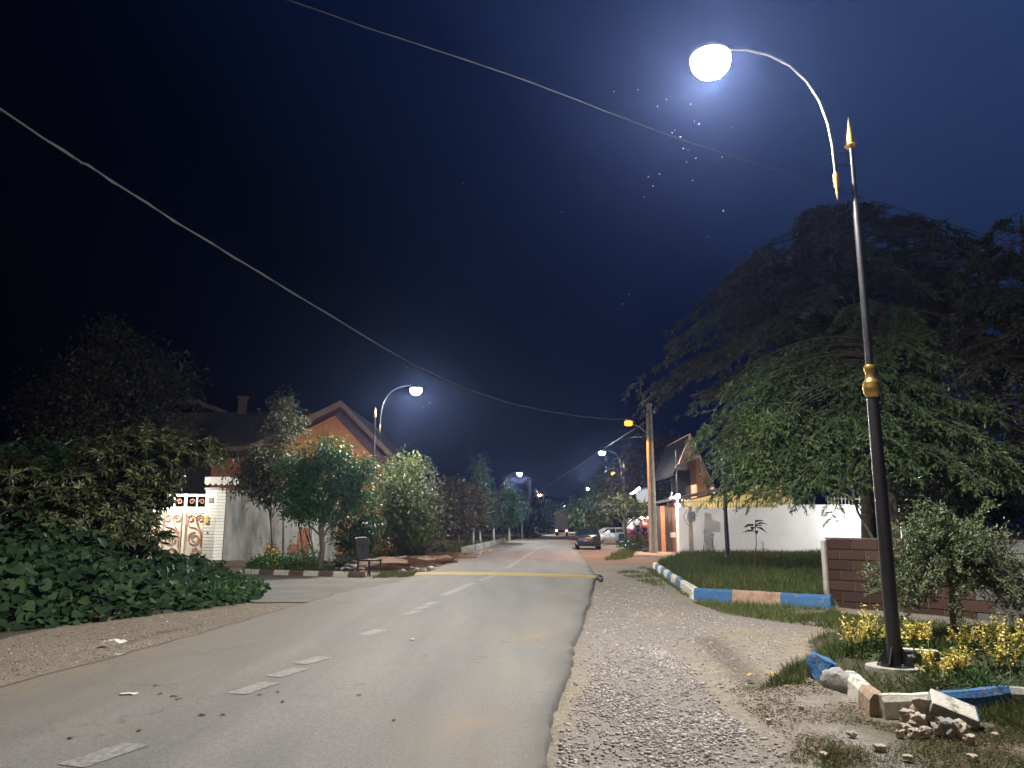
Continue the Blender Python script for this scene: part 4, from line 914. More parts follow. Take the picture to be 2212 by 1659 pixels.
mb.prism([ap + Vector((0, 0, .18)), rt + d2 * 4.5 + Vector((.12, 0, .1)), rt + d2 * 4.5, ap], (0, 9, 0)); mb.build('roof', pink, t)
mb = MB(); mb.prism([ap + Vector((0, .52, .1)), ap + Vector((0, .52, -.1)), lf + d1 * .9 + Vector((.1, .52, 0)), lf + d1 * .9 + Vector((0, .52, .15))], (0, 9, 0)); mb.build('roof', mat('shaded_roof', (.010, .009, .009), (.018, .016, .016), 5, .9, spec=.15), t)  # darkness of the left slope put into its black colour
mb = MB(); mb.prism([(mid.x, Yh + 1.2, 0), (rt.x + .6, Yh + 1.2, 0), (rt.x, Yh + 1.2, rt.z), (mid.x, Yh + 1.2, mid.z + .6)], (0, 3, 0)); mb.build('wall', mat('orange_wall', (0.44, .22, .12), (.52, .28, .16), 2, .85, .3, 20), t)
mb = MB(); mb.box(((lf.x + mid.x) / 2, Yh + 3.2, 3), (mid.x - lf.x - .1, .2, 6)); mb.build('window', glass, t)

# low block wall, pale edge post, blocks with real joints
t = thing('block_wall', 'low wall of brown blocks behind the near street lamp, right end bare grey', 'wall')
w0, w1 = Vector((6.56, 16.42, 0)), Vector((9.6, 12.2, 0)); dv = (w1 - w0); LW_ = dv.length; dv.normalize(); ang = math.atan2(dv.y, dv.x)
t.location = w0; t.rotation_euler = (0, 0, ang)
leafmat('brown_block', (0.036, 0.021, 0.017), (0.062, 0.036, 0.028), .95, 0.0, .2)
leafmat('grey_block', (0.08, 0.078, 0.075), (0.13, 0.127, 0.122), .95, 0.0, .2)
mortar = mat('mortar', (0.05, 0.036, 0.03), (0.12, 0.088, 0.072), 8, .95, .5, 40)
mb = MB(); mb.box((LW_ / 2, .10, .60), (LW_ - .02, .15, 1.38)); mb.build('core', mortar, t)
mbB, mbG = MB(), MB(); rr = random.Random(5)
for r_ in range(7):
    x = -.28 * (r_ % 2); z = -.10 + r_ * .207
    while x < LW_:
        a_, b_ = max(0, x), min(LW_, x + .56)
        if b_ - a_ > .05:
            br = (a_ + b_) / 2 < 3.0 + .3 * (r_ % 2); tgt = mbB if br else mbG
            tgt.box(((a_ + b_) / 2, .10, z + .0985), (b_ - a_ - .014, .20 + rr.uniform(-.006, .006), .191), rr.uniform(-.006, .006))
        x += .572
mbB.build('block_courses', MATS['brown_block'], t, False, .006); mbG.build('block_courses', MATS['grey_block'], t, False, .006)
mb = MB(); mb.box((-.055, .08, .62), (.08, .24, 1.38)); mb.build('edge_post', pale_conc, t, False, .01)
mb = MB(); mb.box((LW_ / 2, .10, 1.355), (LW_, .22, .03)); mb.build('coping', mortar, t, False, .004)

# ------------------------------------------------------------------ left: gate, wall, house
plaster = mat('grey_plaster', (0.10, 0.095, 0.085), (0.36, 0.365, 0.35), 1.0, .95, .5, 14, detail=11, lo=.34, hi=.58, stretch=(1.0, 1.0, .22))
brick_or = mat('exposed_brick', (0.17, 0.065, 0.035), (0.28, 0.12, 0.07), 7, .95, .6, 18)
cream = mat('gate_cream', (0.66, 0.60, 0.50), (0.74, 0.69, 0.60), 3, .5)
rose = mat('gate_rose', (0.38, 0.17, 0.11), (0.48, 0.24, 0.16), 9, .45)
tilew = mat('white_tile', (0.62, 0.61, 0.55), (0.72, 0.71, 0.66), 6, .5)
YG = 38.0
p0, p1 = A(488, 1100, YG), A(728, 1100, YG)
t = thing('plaster_wall', 'stained grey plaster wall right of the lit gate, brick showing low down', 'wall')
mb = MB(); mb.box(((p0.x + p1.x) / 2, YG + .1, 1.62), (p1.x - p0.x, .22, 3.3)); mb.build('wall', plaster, t)
mb = MB()
for (x, y, sx_, sz_, sd) in ((655, 1172, .42, .75, 3), (632, 1185, .25, .3, 6), (590, 1190, .3, .28, 9)):
    c = A(x, y, YG); poly = []
    for k in range(16):
        a = k / 16 * 6.283; r_ = 1 + .55 * noise.noise(Vector((math.cos(a) * 1.6 + sd, math.sin(a) * 1.6, 0))); poly.append(Vector((c.x + sx_ * r_ * math.cos(a), YG - .012, max(.05, c.z + sz_ * r_ * math.sin(a)))))
    mb.prism(poly, (0, .02, 0))
mb.build('bare_brick', brick_or, t)
mb = MB(); mb.box(((p0.x + p1.x) / 2, YG + .1, 3.30), (p1.x - p0.x + .1, .34, .07)); mb.build('coping', pale_conc, t)
# brick wall behind the shrubs further right
q0, q1 = A(850, 1150, 40.5), A(925, 1150, 40.5); mb = MB(); mb.box(((q0.x + q1.x) / 2, 40.5, .75), (q1.x - q0.x, .2, 1.5)); o = mb.build('brick_wall', mat('orange_brick', (.34, .15, .08), (.46, .22, .12), 5, .95, .5, 20)); tag(o, 'orange brick wall glimpsed through the shrubs right of the left lamp', 'wall')
# tiled pillar
pl = A(463, 1120, YG - .2); t = thing('gate_pillar', 'white tile-clad gate pillar with a dark plaque and yellow intercom', 'pillar', (pl.x, YG - .2, 0), -R(18))
mb = MB(); mb.box((0, 0, 1.68), (.62, .62, 3.36)); mb.build('core', mat('tile_joint', (.25, .24, .2), (.32, .3, .26), 9, .9), t)
mb = MB()
for k in range(22): mb.box((0, 0, .08 + k * .152), (.66, .66, .130))
mb.build('tile_courses', tilew, t, False, .006)
mb = MB(); mb.box((0, 0, 3.40), (.76, .76, .10)); mb.build('cap', pale_conc, t, False, .01)
mb = MB(); mb.box((.02, -.335, 2.83), (.28, .03, .27)); mb.build('plaque', dark_st, t, False, .01)
mb = MB(); mb.box((-.16, -.37, 1.92), (.17, .09, .36)); mb.build('intercom', mat('intercom_yellow', (.55, .40, .07), (.62, .47, .1), 9, .5), t, False, .02)
mb = MB(); mb.box((-.06, -.335, 1.30), (.08, .02, .10)); mb.build('number_tile', kerb_blue, t)
# gate
gl_, gr_ = A(300, 1120, YG), A(446, 1120, YG); gw = gr_.x - gl_.x; GH = 3.15
t = thing('ornate_gate', 'cream metal gate with rose scrollwork lit by a lamp, behind the leaves', 'gate', (gr_.x, YG + .1, 0.02), 0)
nl = 3; lw = gw / nl
mb = MB()
for i in range(nl): mb.box((-lw * (i + .5), 0, 1.25), (lw - .24, .04, 2.3))
mb.build('sheet', cream, t)
mb = MB()
for i in range(nl + 1): mb.box((-lw * i - (.06 if i == 0 else 0), -.01, GH / 2), (.13, .09, GH))
for z in (.10, 2.46, 3.08): mb.box((-gw / 2, -.008, z), (gw, .075, .12))
for i in range(nl): mb.box((-lw * (i + .5), -.004, 2.77), (.07, .06, .5))
mb.build('frame', cream, t, False, .008)
def spiral(cx, cz, r, turns, a0, sgn, k=26): return [Vector((cx + r * (1 - .72 * i / k) * math.cos(a0 + sgn * turns * 6.283 * i / k), -.065, cz + r * (1 - .72 * i / k) * math.sin(a0 + sgn * turns * 6.283 * i / k))) for i in range(k + 1)]
for i in range(nl):
    mb = MB(); cx = -lw * (i + .5)
    for pth in (spiral(cx - .22, 1.95, .20, 1.3, 0, 1), spiral(cx + .22, 1.95, .20, 1.3, math.pi, -1), spiral(cx, 1.0, .33, 1.5, math.pi / 2, 1), spiral(cx + .1, .45, .2, 1.2, 0, -1),
                [Vector((cx - .40, -.065, 1.9)), Vector((cx - .3, -.065, 1.6)), Vector((cx + .05, -.065, 1.5)), Vector((cx + .3, -.065, 1.2)), Vector((cx + .33, -.065, .6))],
                [Vector((cx + .02, -.065, 1.95)), Vector((cx + .14, -.065, 1.6)), Vector((cx + .33, -.065, 1.3))]): mb.tube(smooth(pth, 3), .028, 6)
    mb.tube([Vector((cx - .42, -.065, .3)), Vector((cx - .42, -.065, 2.22)), Vector((cx + .42, -.065, 2.22)), Vector((cx + .42, -.065, .3))], .02, 5)
    for pth in (spiral(cx - .24, 2.77, .14, 1.2, 0, 1), spiral(cx + .24, 2.77, .14, 1.2, math.pi, -1)): mb.tube([p + Vector((0, .06, 0)) for p in pth], .022, 5)
    mb.build('scrollwork', rose, t, True)
# canopy over the gate, with the lamp under it
t = thing('gate_canopy', 'white scalloped canopy above the gate and pillar', 'canopy', (0, YG, 0))
cl_, cr_ = A(455, 1040, YG).x, A(527, 1040, YG).x
mb = MB(); mb.box(((cl_ + cr_) / 2, .05, 3.86), (cr_ - cl_, 1.5, .06)); mb.build('roof', tilew, t)
mb = MB(); poly = []; x = cl_; k = 0
nsc = int((cr_ - cl_) / .26)
for i in range(nsc * 6 + 1):
    u = i / 6; poly.append(Vector((cl_ + u * (cr_ - cl_) / nsc, -.73, 3.66 - .11 * abs(math.sin(math.pi * u)))))
poly = poly + [Vector((cr_, -.73, 3.95)), Vector((cl_, -.73, 3.95))]
for i in range(nsc * 6):
    a_, b_ = poly[i], poly[i + 1]; mb.add([a_, b_, (b_.x, b_.y, 3.95), (a_.x, a_.y, 3.95), a_ + Vector((0, .02, 0)), b_ + Vector((0, .02, 0)), (b_.x, b_.y + .02, 3.95), (a_.x, a_.y + .02, 3.95)], [(0, 1, 2, 3), (7, 6, 5, 4), (0, 4, 5, 1), (3, 2, 6, 7)])
mb.build('valance', tilew, t)
t = thing('wall_lamp', 'glaring lamp under the canopy in front of the ornate gate', 'lamp', (A(378, 1048, YG).x, YG - .95, 3.45))
mb = MB(); mb.rock((0, 0, 0), (.16, .12, .12), 1, 0, 2, 0); mb.build('bulb', emit('gate_bulb', (1, .95, .85), 20), t, True)
mb = MB(); mb.tube([(0, .1, .05), (0, .5, .35)], .03, 6); mb.build('bracket', steel, t)
add_light('lamp_light', (0, -.25, -.25), 270, (1, .92, .80), 'POINT', parent=t, radius=.12)

# orange gabled house behind the wall
t = thing('orange_house', 'orange plastered house with a broad gable behind the left wall', 'house')
YH = 46.0
orange_pl = mat('orange_plaster', (0.46, 0.19, 0.06), (0.60, 0.26, 0.085), 1.2, .9, .5, 12, detail=9)
fascia = mat('fascia_brown', (0.16, 0.10, 0.075), (0.22, 0.14, 0.105), 6, .8)
soff = mat('soffit_wood', (0.075, 0.038, 0.034), (0.11, 0.058, 0.05), 10, .7)
ap = A(745, 872, YH); le = A(545, 972, YH); re = A(868, 1000, YH)
sl_l = (le - ap); sl_r = (re - ap); over = Vector((0, -1.1, 0)); back = Vector((0, 13, 0))
dz = Vector((0, 0, .32))
wl_, wr_ = ap + sl_l * .86, ap + sl_r * .80
mb = MB(); mb.prism([ap - dz * 1.3, wl_ - dz * 1.3, (wl_.x, YH, 0), (wr_.x, YH, 0), wr_ - dz * 1.3], (0, 12, 0)); mb.build('wall', orange_pl, t)
mb = MB()
for s_ in (sl_l, sl_r):
    e_ = ap + s_ * 1.0; mb.prism([ap + over, e_ + over, e_ + over - dz * .3, ap + over - dz * .3], back)
mb.build('roof', roof_dark, t)
mb = MB()
for s_ in (sl_l, sl_r):
    e_ = ap + s_; o_ = over * 1.04; mb.prism([ap + o_ - dz * .0 + Vector((0, 0, .03)), e_ + o_ + Vector((0, 0, .03)), e_ + o_ - dz, ap + o_ - dz * 1.1], (0, .05, 0))
mb.build('fascia', fascia, t)
mb = MB()
for s_ in (sl_l, sl_r):
    e_ = ap + s_ * .99; mb.prism([ap + over * .98 - dz * .95, e_ + over * .98 - dz * .9, e_ + over * .98 - dz * .99, ap + over * .98 - dz * 1.05], (0, 1.1, 0))
mb.build('soffit', soff, t)
o1 = Vector((0, -.06, -.35)); lx = abs(sl_l.x)
mb = MB(); mb.prism([ap + o1, ap + sl_r * .97 + o1, ap + sl_r * .97 + o1 + Vector((0, 0, -1.05)), ap + sl_l * (.6 / lx) + o1 + Vector((0, 0, -.05))], (0, .05, 0)); mb.build('gable_board', soff, t)
# side wing with level eave running left
wx0, wx1 = A(448, 968, YH - .3).x, le.x + .6; ez = A(500, 968, YH).z
mb = MB(); mb.box(((wx0 + wx1) / 2, YH + 3, ez / 2 - .3), (wx1 - wx0, 5, ez - .5)); mb.build('wall', brick_or, t)
mb = MB(); mb.prism([(wx0 - .4, YH - .9, ez), (wx0 - .4, YH - .9, ez - .25), (wx0 - .4, YH + 4, ez + 2.4), (wx0 - .4, YH + 4, ez + 2.65)], (wx1 - wx0 + .5, 0, 0)); mb.build('roof', roof_dark, t)
mb = MB(); mb.box(((wx0 + wx1) / 2, YH - .93, ez - .1), (wx1 - wx0 + .8, .05, .24)); mb.build('fascia', soff, t)
chim = mat('chimney_brick', (.13, .09, .07), (.2, .14, .11), 8, .9, .4, 20)
rdg = A(690, 900, 56)
t2 = thing('dark_house', 'dark roofed house with two chimneys behind the orange one', 'house')
xl_, xr_ = A(435, 920, 58).x, A(700, 920, 58).x; zr_ = A(560, 882, 58).z
mb = MB(); mb.box(((xl_ + xr_) / 2, 60, (zr_ - 2.2) / 2), (xr_ - xl_ - .8, 7, zr_ - 2.2)); mb.build('wall', mat('dark_wall', (.08, .075, .07), (.12, .11, .10), 3, .9), t2)
mb = MB(); mb.prism([(xl_, 56, zr_ - 2.3), (xl_, 60, zr_), (xl_, 64, zr_ - 2.3)], (xr_ - xl_, 0, 0)); rf = mb.build('roof', roof_dark, t2)
for px in (525, 621):
    p = A(px, 862, 59); mb = MB(); mb.box((p.x, 59, zr_ + .3), (.55, .5, 1.4)); mb.box((p.x, 59, zr_ + 1.02), (.72, .66, .12)); mb.build('chimney', chim, rf)
# pale shed roof end seen beside the dark tree
p = A(428, 868, 60); t3 = thing('far_roof_house', 'far house whose pale curved eave shows right of the dark round tree', 'house', (p.x, 60, 0))
mb = MB(); mb.box((-.6, 3, p.z / 2 - .4), (3.4, 5, p.z - .8)); mb.build('wall', MATS['dark_wall'], t3)
mb = MB(); mb.prism([(-1.4, -.5, p.z + .25), (.2, -.5, p.z + .1), (1.1, -.5, p.z - .5), (1.1, -.5, p.z - .62), (.2, -.5, p.z - .25), (-1.4, -.5, p.z - .2)], (0, 6, 0)); mb.build('roof', fascia, t3)

# black iron chair at the road edge
p = G(797, 1243); t = thing('park_chair', 'black iron chair with a pierced back at the left road edge', 'chair', (p.x, p.y, 0), R(62))
cw, cdp = .66, .56
def pierced(name, origin, ux, uz, w_, h_, thick, holes, m, parent):
    mb = MB(); n_ = 11; mm_ = 14
    for i in range(n_):
        for j in range(mm_):
            if (i, j) in holes: continue
            a_ = origin + ux * (w_ * (i / n_ - .5)) + uz * (h_ * j / mm_); mb_n = ux.cross(uz).normalized() * thick
            q = [a_, a_ + ux * w_ / n_, a_ + ux * w_ / n_ + uz * h_ / mm_, a_ + uz * h_ / mm_]; mb.prism(q, mb_n)
    return mb.build(name, m, parent)
holes = {(2, 9), (5, 9), (8, 9), (4, 7), (6, 7), (5, 5)}
pierced('backrest', Vector((0, cdp / 2, .55)), Vector((1, 0, 0)), Vector((0, .16, 1)).normalized(), cw, .66, .025, holes, blk, t)
mb = MB(); mb.tube([(-cw / 2, cdp / 2 + .10, 1.19), (-cw * .2, cdp / 2 + .13, 1.215), (cw * .2, cdp / 2 + .13, 1.215), (cw / 2, cdp / 2 + .10, 1.19)], .035, 8); mb.build('top_rail', blk, t, True)
mb = MB(); mb.box((0, 0, .50), (cw, cdp, .06)); mb.build('seat', blk, t, False, .02)
for sx_ in (-1, 1):
    for sy_ in (-1, 1):
        mb = MB(); mb.tube([(sx_ * (cw / 2 - .04), sy_ * (cdp / 2 - .04), .48), (sx_ * (cw / 2 - .03), sy_ * (cdp / 2 - .03), .25), (sx_ * (cw / 2), sy_ * (cdp / 2 + .02), 0)], [.034, .026, .03], 8); mb.build('leg', black_steel, t, True)
mb = MB()
for s_ in (-1, 1): mb.bar((s_ * (cw / 2 - .04), -cdp / 2 + .05, .2), (s_ * (cw / 2 - .04), cdp / 2 - .05, .2), .025, .03); mb.bar((-cw / 2 + .05, s_ * (cdp / 2 - .05), .18), (cw / 2 - .05, s_ * (cdp / 2 - .05), .18), .025, .03)
mb.build('stretcher', black_steel, t)

# brown soil bank and rocks beside the road beyond the chair
bank_m = mat('bank_earth', (0.10, 0.06, 0.04), (0.20, 0.115, 0.07), 2.5, .95, .9, 18, detail=9)
for i, (x, y, sx_, sz_) in enumerate([(845, 1232, 1.5, .34), (890, 1226, 1.7, .45), (940, 1219, 1.5, .36), (980, 1208, 1.8, .32)]):
    o = stone('earth_mound', ['low tan earth mound just beyond the black chair', 'largest reddish earth mound left of the hump', 'earth mound left of the yellow hump end', 'far earth mound before the concrete edging'][i], G(x, y) + Vector((-.4, .6, .05)), (sx_, .8, sz_), 70 + i, bank_m, .5, 'mound', .45)
for i, (x, y, s) in enumerate([(757, 1232, .28), (772, 1236, .22), (745, 1236, .2), (783, 1228, .2), (905, 1236, .16), (930, 1233, .18), (870, 1238, .14), (1010, 1204, .25), (1030, 1199, .3), (1050, 1194, .28)]):
    stone('rough_rock', 'rough grey rock on the left verge between chair and far trees' if i > 3 else 'rough pale rock just left of the black chair', G(x, y) + Vector((0, 0, s * .3)), (s * 1.3, s, s * .7), 90 + i, rub_m if i % 2 else kerb_grey, i, 'rock', .5, 'rocks on the left verge' if i > 3 else 'rocks left of the chair')

# flower stall with glowing flowers and bright goods
YS = 70
stall = thing('flower_stall', 'brightly lit roadside stall with pink and white goods behind the concrete pole', 'stall', (A(1385, 1155, YS).x, YS, 0))
mb = MB(); mb.box((.1, .8, 1.2), (3.0, .1, 2.4)); mb.box((.1, .2, 2.45), (3.3, 1.6, .08)); mb.build('booth', mat('stall_board', (.45, .40, .42), (.6, .52, .55), 3, .8), stall)
mb = MB(); mb.box((0, 0, .4), (2.6, .6, .8)); mb.build('counter', gate_br, stall)
mb = MB(); mb.tube([(-1.2, -.1, 2.36), (1.3, -.1, 2.36)], .05, 8); mb.build('light_tube', emit('stall_tube', (1, .9, .95), 20), stall)
add_light('stall_light', (0, -.5, 2.2), 160, (1, .85, .88), 'POINT', parent=stall, radius=.2)
cols = {'pink': (.85, .25, .42), 'red': (.75, .05, .05), 'white': (.85, .82, .8), 'orange': (.9, .35, .1), 'lilac': (.55, .45, .75)}
for k_, c_ in cols.items(): leafmat('petal_' + k_, tuple(v * .85 for v in c_), c_, .5, .35)
def bouquet(label, px, py, r, k_, n_=160):
    c = A(px, py, YS - .7); t = thing('flower_bunch', label, 'flowers', (c.x, YS - .7, 0))
    d = rdir(n_); P = d * r * nr.uniform(.5, 1, (n_, 1)) * np.array([1, .7, 1]) + np.array([0, 0, c.z])
    leaves('petals', P, d + rdir(n_) * .4, rdir(n_), .22, .20, MATS['petal_' + k_], t, 'lance')
    mb = MB(); mb.lathe([(0, 0), (.16, 0), (.22, max(.25, c.z - r * .9)), (0, max(.25, c.z - r * .9))], (0, 0, 0), 10); mb.build('bucket', blk, t)
bouquet('white flower bunch at the top left of the lit stall', 1377, 1127, .38, 'white')
bouquet('orange flower bunch high on the lit stall beside the concrete pole', 1393, 1131, .38, 'orange')
bouquet('large pink flower bunch in the middle of the lit stall', 1394, 1147, .45, 'pink')
bouquet('orange pink flower bunch low on the lit stall', 1397, 1162, .32, 'orange')
bouquet('lilac flower bunch on the left of the lit stall', 1377, 1146, .34, 'lilac')
bouquet('red flower bunch standing low right of the roadside trunk', 1368, 1158, .42, 'red', 220)
bouquet('small pink bunch beside the trunk right of the white hatchback', 1357, 1152, .28, 'pink', 90)
bouquet('small red bunch low behind the trunk foot', 1360, 1168, .25, 'red', 90)
c = A(1388, 1076, YS + 2); t = thing('flower_light', 'tall glowing white flower shaped light above the stall', 'light', (c.x, YS + 2, 0))
mb = MB(); mb.tube([(0, 0, 0), (0, 0, c.z - .8)], .06, 8); mb.build('stem', steel, t)
n_ = 90; a = nr.uniform(0, 6.28, n_); z = nr.uniform(-.55, .25, n_); rr_ = .28 + .25 * np.clip(z + .5, 0, 1)
P = np.stack([rr_ * np.cos(a), rr_ * np.sin(a), z + c.z], 1); D = np.stack([.35 * np.cos(a), .35 * np.sin(a), np.ones(n_)], 1)
leaves('petals', P, D, np.stack([np.cos(a), np.sin(a), 0 * a], 1), .75, .42, emit('petal_glow', (.92, .95, 1), 0.30), t, 'lance')
mb = MB(); mb.lathe([(0, -.85), (.25, -.8), (.5, -.62), (.42, -.55), (0, -.5)], (0, 0, c.z), 14); mb.build('calyx', emit('calyx_glow', (1, .85, .7), 0.30), t, True)
for i, (x, y) in enumerate([(1365, 1066), (1371, 1063), (1375, 1059), (1381, 1055)]):
    p = A(x, y, YS); t = thing('bulb_light', 'small white bulb strung left of the glowing flower', 'light', (p.x, YS, 0), 0, 'bulbs left of the glowing flower')
    mb = MB(); mb.rock((0, 0, p.z), (.11, .11, .11), 1, 0, 2, 0); mb.build('bulb', lamp_dim, t); mb = MB(); mb.tube([(0, 0, p.z + .08), (.5, .6, p.z + .4), (1.2 , 2, p.z - .1)], .02, 5); mb.build('wire', blk, t)
p = A(1345, 1165, 72); mb = MB(); mb.lathe([(0, 0), (.36, 0), (.40, .3), (.40, .65), (.36, .98), (.34, .98), (0, .95)], (0, 0, 0), 18); o = mb.build('barrel', kerb_blue, None, True); o.location = (p.x, 72, 0); tag(o, 'blue plastic barrel beside the rear of the white hatchback', 'barrel')
mb = MB(); mb.rock((0, 0, .12), (.3, .2, .14), 4, 0, 2, .3); p = G(1408, 1197); o = mb.build('rubbish_bag', blk, None, True); o.location = (p.x - .35, p.y, .1); tag(o, 'small black bag at the foot of the concrete pole', 'bag')
# far white gate posts beyond the saloon
for i, (x, y) in enumerate([(1261, 1150), (1272, 1151)]):
    p = G(x, y + 4); mb = MB(); mb.box((p.x, p.y, .9), (.8, .8, 1.8)); mb.box((p.x, p.y, 1.85), (1, 1, .12)); o = mb.build('gate_pillar', white_wall); tag(o, ['far white pillar just left of the black saloon roof', 'far white pillar just above the black saloon roof'][i], 'pillar')

# moths round the lamps
moth_m = mat('moth_wing', (0.75, 0.73, 0.68), (0.85, 0.83, 0.8), 40, .6)
mb = MB(); mb.rock((0, 0, 0), (.011, .004, .004), 1, 0, 2, .1); mbw = MB()
for s_ in (-1, 1): mbw.prism([Vector((.008, s_ * .003, 0)), Vector((.012, s_ * .022, .008)), Vector((-.006, s_ * .024, .008)), Vector((-.01, s_ * .004, 0))], (0, 0, .0012))
moth = None
ml = [(1378, 194, 8.6), (1326, 198, 8.4), (1492, 225, 8.9), (1420, 230, 9.2), (1440, 215, 9), (1500, 262, 8.6), (1510, 268, 8.4), (1580, 276, 8.8), (1458, 282, 8.7), (1452, 287, 8.5), (1470, 296, 8.9), (1476, 321, 9), (1486, 324, 8.6), (1503, 342, 9), (1483, 350, 8.8), (1401, 382, 9.2), (1425, 376, 8.6), (1410, 402, 8.4), (1391, 425, 8.7), (1496, 390, 8.5), (1560, 340, 9), (1562, 456, 9.4), (1345, 657, 10), (1358, 636, 10), (1214, 458, 9), (1530, 511, 9), (1000, 396, 9), (878, 795, 28), (890, 775, 28), (928, 870, 29), (915, 880, 29)]
for i, (x, y, Y_) in enumerate(ml):
    p = A(x, y, Y_)
    if moth is None:
        moth = thing('moth', 'tiny pale moth flying in the light under the bright street lamp', 'moth', p, 0, 'moths in the lamp light')
        b_ = mb.build('body', moth_m, moth); w_ = mbw.build('wings', moth_m, moth); o = moth
    else: o = copy_tree(moth, p, 0, 'tiny pale moth flying in the light under the bright street lamp' if Y_ < 20 else 'tiny pale moth flying near the left street lamp')
    o.rotation_euler = (rnd.uniform(-.9, .9), rnd.uniform(-.9, .9), rnd.uniform(0, 6.28)); s_ = rnd.uniform(.25, .55) * (1 if Y_ < 20 else 2); o.scale = (s_, s_, s_)

# ------------------------------------------------------------------ plants
bark = mat('bark_grey', (0.10, 0.085, 0.07), (0.19, 0.16, 0.13), 6, .95, .8, 18)
bark_d = mat('bark_dark', (0.04, 0.033, 0.028), (0.08, 0.065, 0.05), 6, .95, .8, 18)
bark_w = mat('bark_limewash', (0.42, 0.41, 0.37), (0.58, 0.57, 0.52), 8, .9, .4, 20)
leafmat('leaf_deep', (0.020, 0.050, 0.020), (0.050, 0.105, 0.035), .40, .2)
leafmat('leaf_glossy', (0.026, 0.066, 0.022), (0.065, 0.145, 0.04), .55, .2, .25)
leafmat('leaf_loquat', (0.026, 0.040, 0.018), (0.085, 0.095, 0.038), .40, .2, .4, (0.22, 0.22, 0.085))
leafmat('leaf_gourd', (0.012, 0.030, 0.014), (0.032, 0.062, 0.026), .6, .18, .2, (0.05, 0.085, 0.03))
leafmat('leaf_yellowgreen', (0.035, 0.055, 0.016), (0.11, 0.13, 0.035), .45, .3)
leafmat('leaf_brown', (0.05, 0.042, 0.02), (0.10, 0.075, 0.035), .55, .25)
leafmat('leaf_dark', (0.016, 0.019, 0.011), (0.040, 0.042, 0.024), .6, .2)
leafmat('leaf_greygreen', (0.060, 0.090, 0.042), (0.145, 0.18, 0.09), .5, .25)
leafmat('leaf_lime', (0.07, 0.115, 0.028), (0.16, 0.22, 0.06), .5, .3)
leafmat('leaf_olive', (0.035, 0.045, 0.022), (0.085, 0.09, 0.045), .5, .25)
leafmat('needle', (0.055, 0.095, 0.040), (0.12, 0.175, 0.070), .5, .25)
leafmat('needle_pale', (0.09, 0.15, 0.07), (0.19, 0.26, 0.125), .5, .25)
leafmat('needle_dim', (0.040, 0.050, 0.036), (0.088, 0.094, 0.066), .55, .25)
leafmat('variegated', (0.58, 0.47, 0.09), (0.82, 0.72, 0.24), .45, .25, .4)
leafmat('flower_yellow', (0.75, 0.50, 0.02), (0.85, 0.65, 0.05), .5, .25)
leafmat('grass_blade', (0.045, 0.072, 0.018), (0.11, 0.145, 0.038), .55, .3, .3, (0.16, 0.13, 0.06))
leafmat('grass_dim', (0.030, 0.055, 0.014), (0.07, 0.095, 0.028), .6, .3, .3, (0.11, 0.09, 0.045))

def limb(a, b, k=5, wob=.12, sag=0.0):
    a, b = Vector(a), Vector(b); L = (b - a).length; s_ = rnd.random() * 50; out = []
    for i in range(k + 1):
        t = i / k; p = a.lerp(b, t); w = math.sin(math.pi * t) * wob * L
        p += Vector((noise.noise(Vector((t * 2 + s_, 0, 0))), noise.noise(Vector((0, t * 2 + s_, 0))), 0)) * w
        p.z += math.sin(math.pi * t) * sag * L; out.append(p)
    return out
def taper(r0, r1, k): return [r0 + (r1 - r0) * i / k for i in range(k + 1)]
def crown_points(blobs, n, shell=2.4):
    """points inside ellipsoids (centre, radii), denser towards the outside"""
    vol = np.array([b[1][0] * b[1][1] * b[1][2] for b in blobs]) ** .8; vol /= vol.sum()
    idx = nr.choice(len(blobs), n, p=vol); c = np.array([b[0] for b in blobs])[idx]; r_ = np.array([b[1] for b in blobs])[idx]
    d = rdir(n); u = nr.random((n, 1)) ** (1 / shell); return c + d * r_ * u, d
def tree(name, label, base, trunk_top, r0, blobs, nclump, per, L, W, leaf_m, bark_m=bark, group=None, cat='tree', shape='quad', clump_r=.3, droop=.35, nlimb=9, trunks=None, gap=True):
    base = Vector(base); t = thing(name, label, cat, base, 0, group)
    blobs = [((Vector(c) - base), r_) for c, r_ in blobs]; tt = Vector(trunk_top) - base
    P, d = crown_points(blobs, nclump)
    if gap:
        k = np.array([noise.noise(Vector(p) * 1.1 / max(.25, clump_r * 3)) for p in P]) > -.28; P, d = P[k], d[k]
    n = len(P); lp = np.repeat(P, per, 0) + nr.normal(size=(n * per, 3)) * clump_r * np.array([1, 1, .75])
    dd = np.repeat(d, per, 0) * .8 + rdir(n * per) + np.array([0, 0, -droop])
    leaves('crown', lp, dd, rdir(n * per) + np.array([0, 0, .8]), L * nr.uniform(.65, 1.3, n * per), W * nr.uniform(.7, 1.2, n * per), leaf_m, t, shape)
    mb = MB(); fork = tt * .55 if nlimb > 4 else tt * .7
    for (off, top) in (trunks or [((0, 0, 0), tt)]):
        tp = limb(Vector(off), Vector(top), 6, .08); mb.tube(tp, taper(r0, r0 * .45, 6), 9)
    for i in range(nlimb):
        q = Vector(P[nr.integers(n)]); f = rnd.uniform(.45, 1.0); st = tt * f
        mb.tube(limb(st, q, 4, .2, .06), taper(r0 * .42, r0 * .08, 4), 6)
    mb.build('trunk', bark_m, t, True); return t
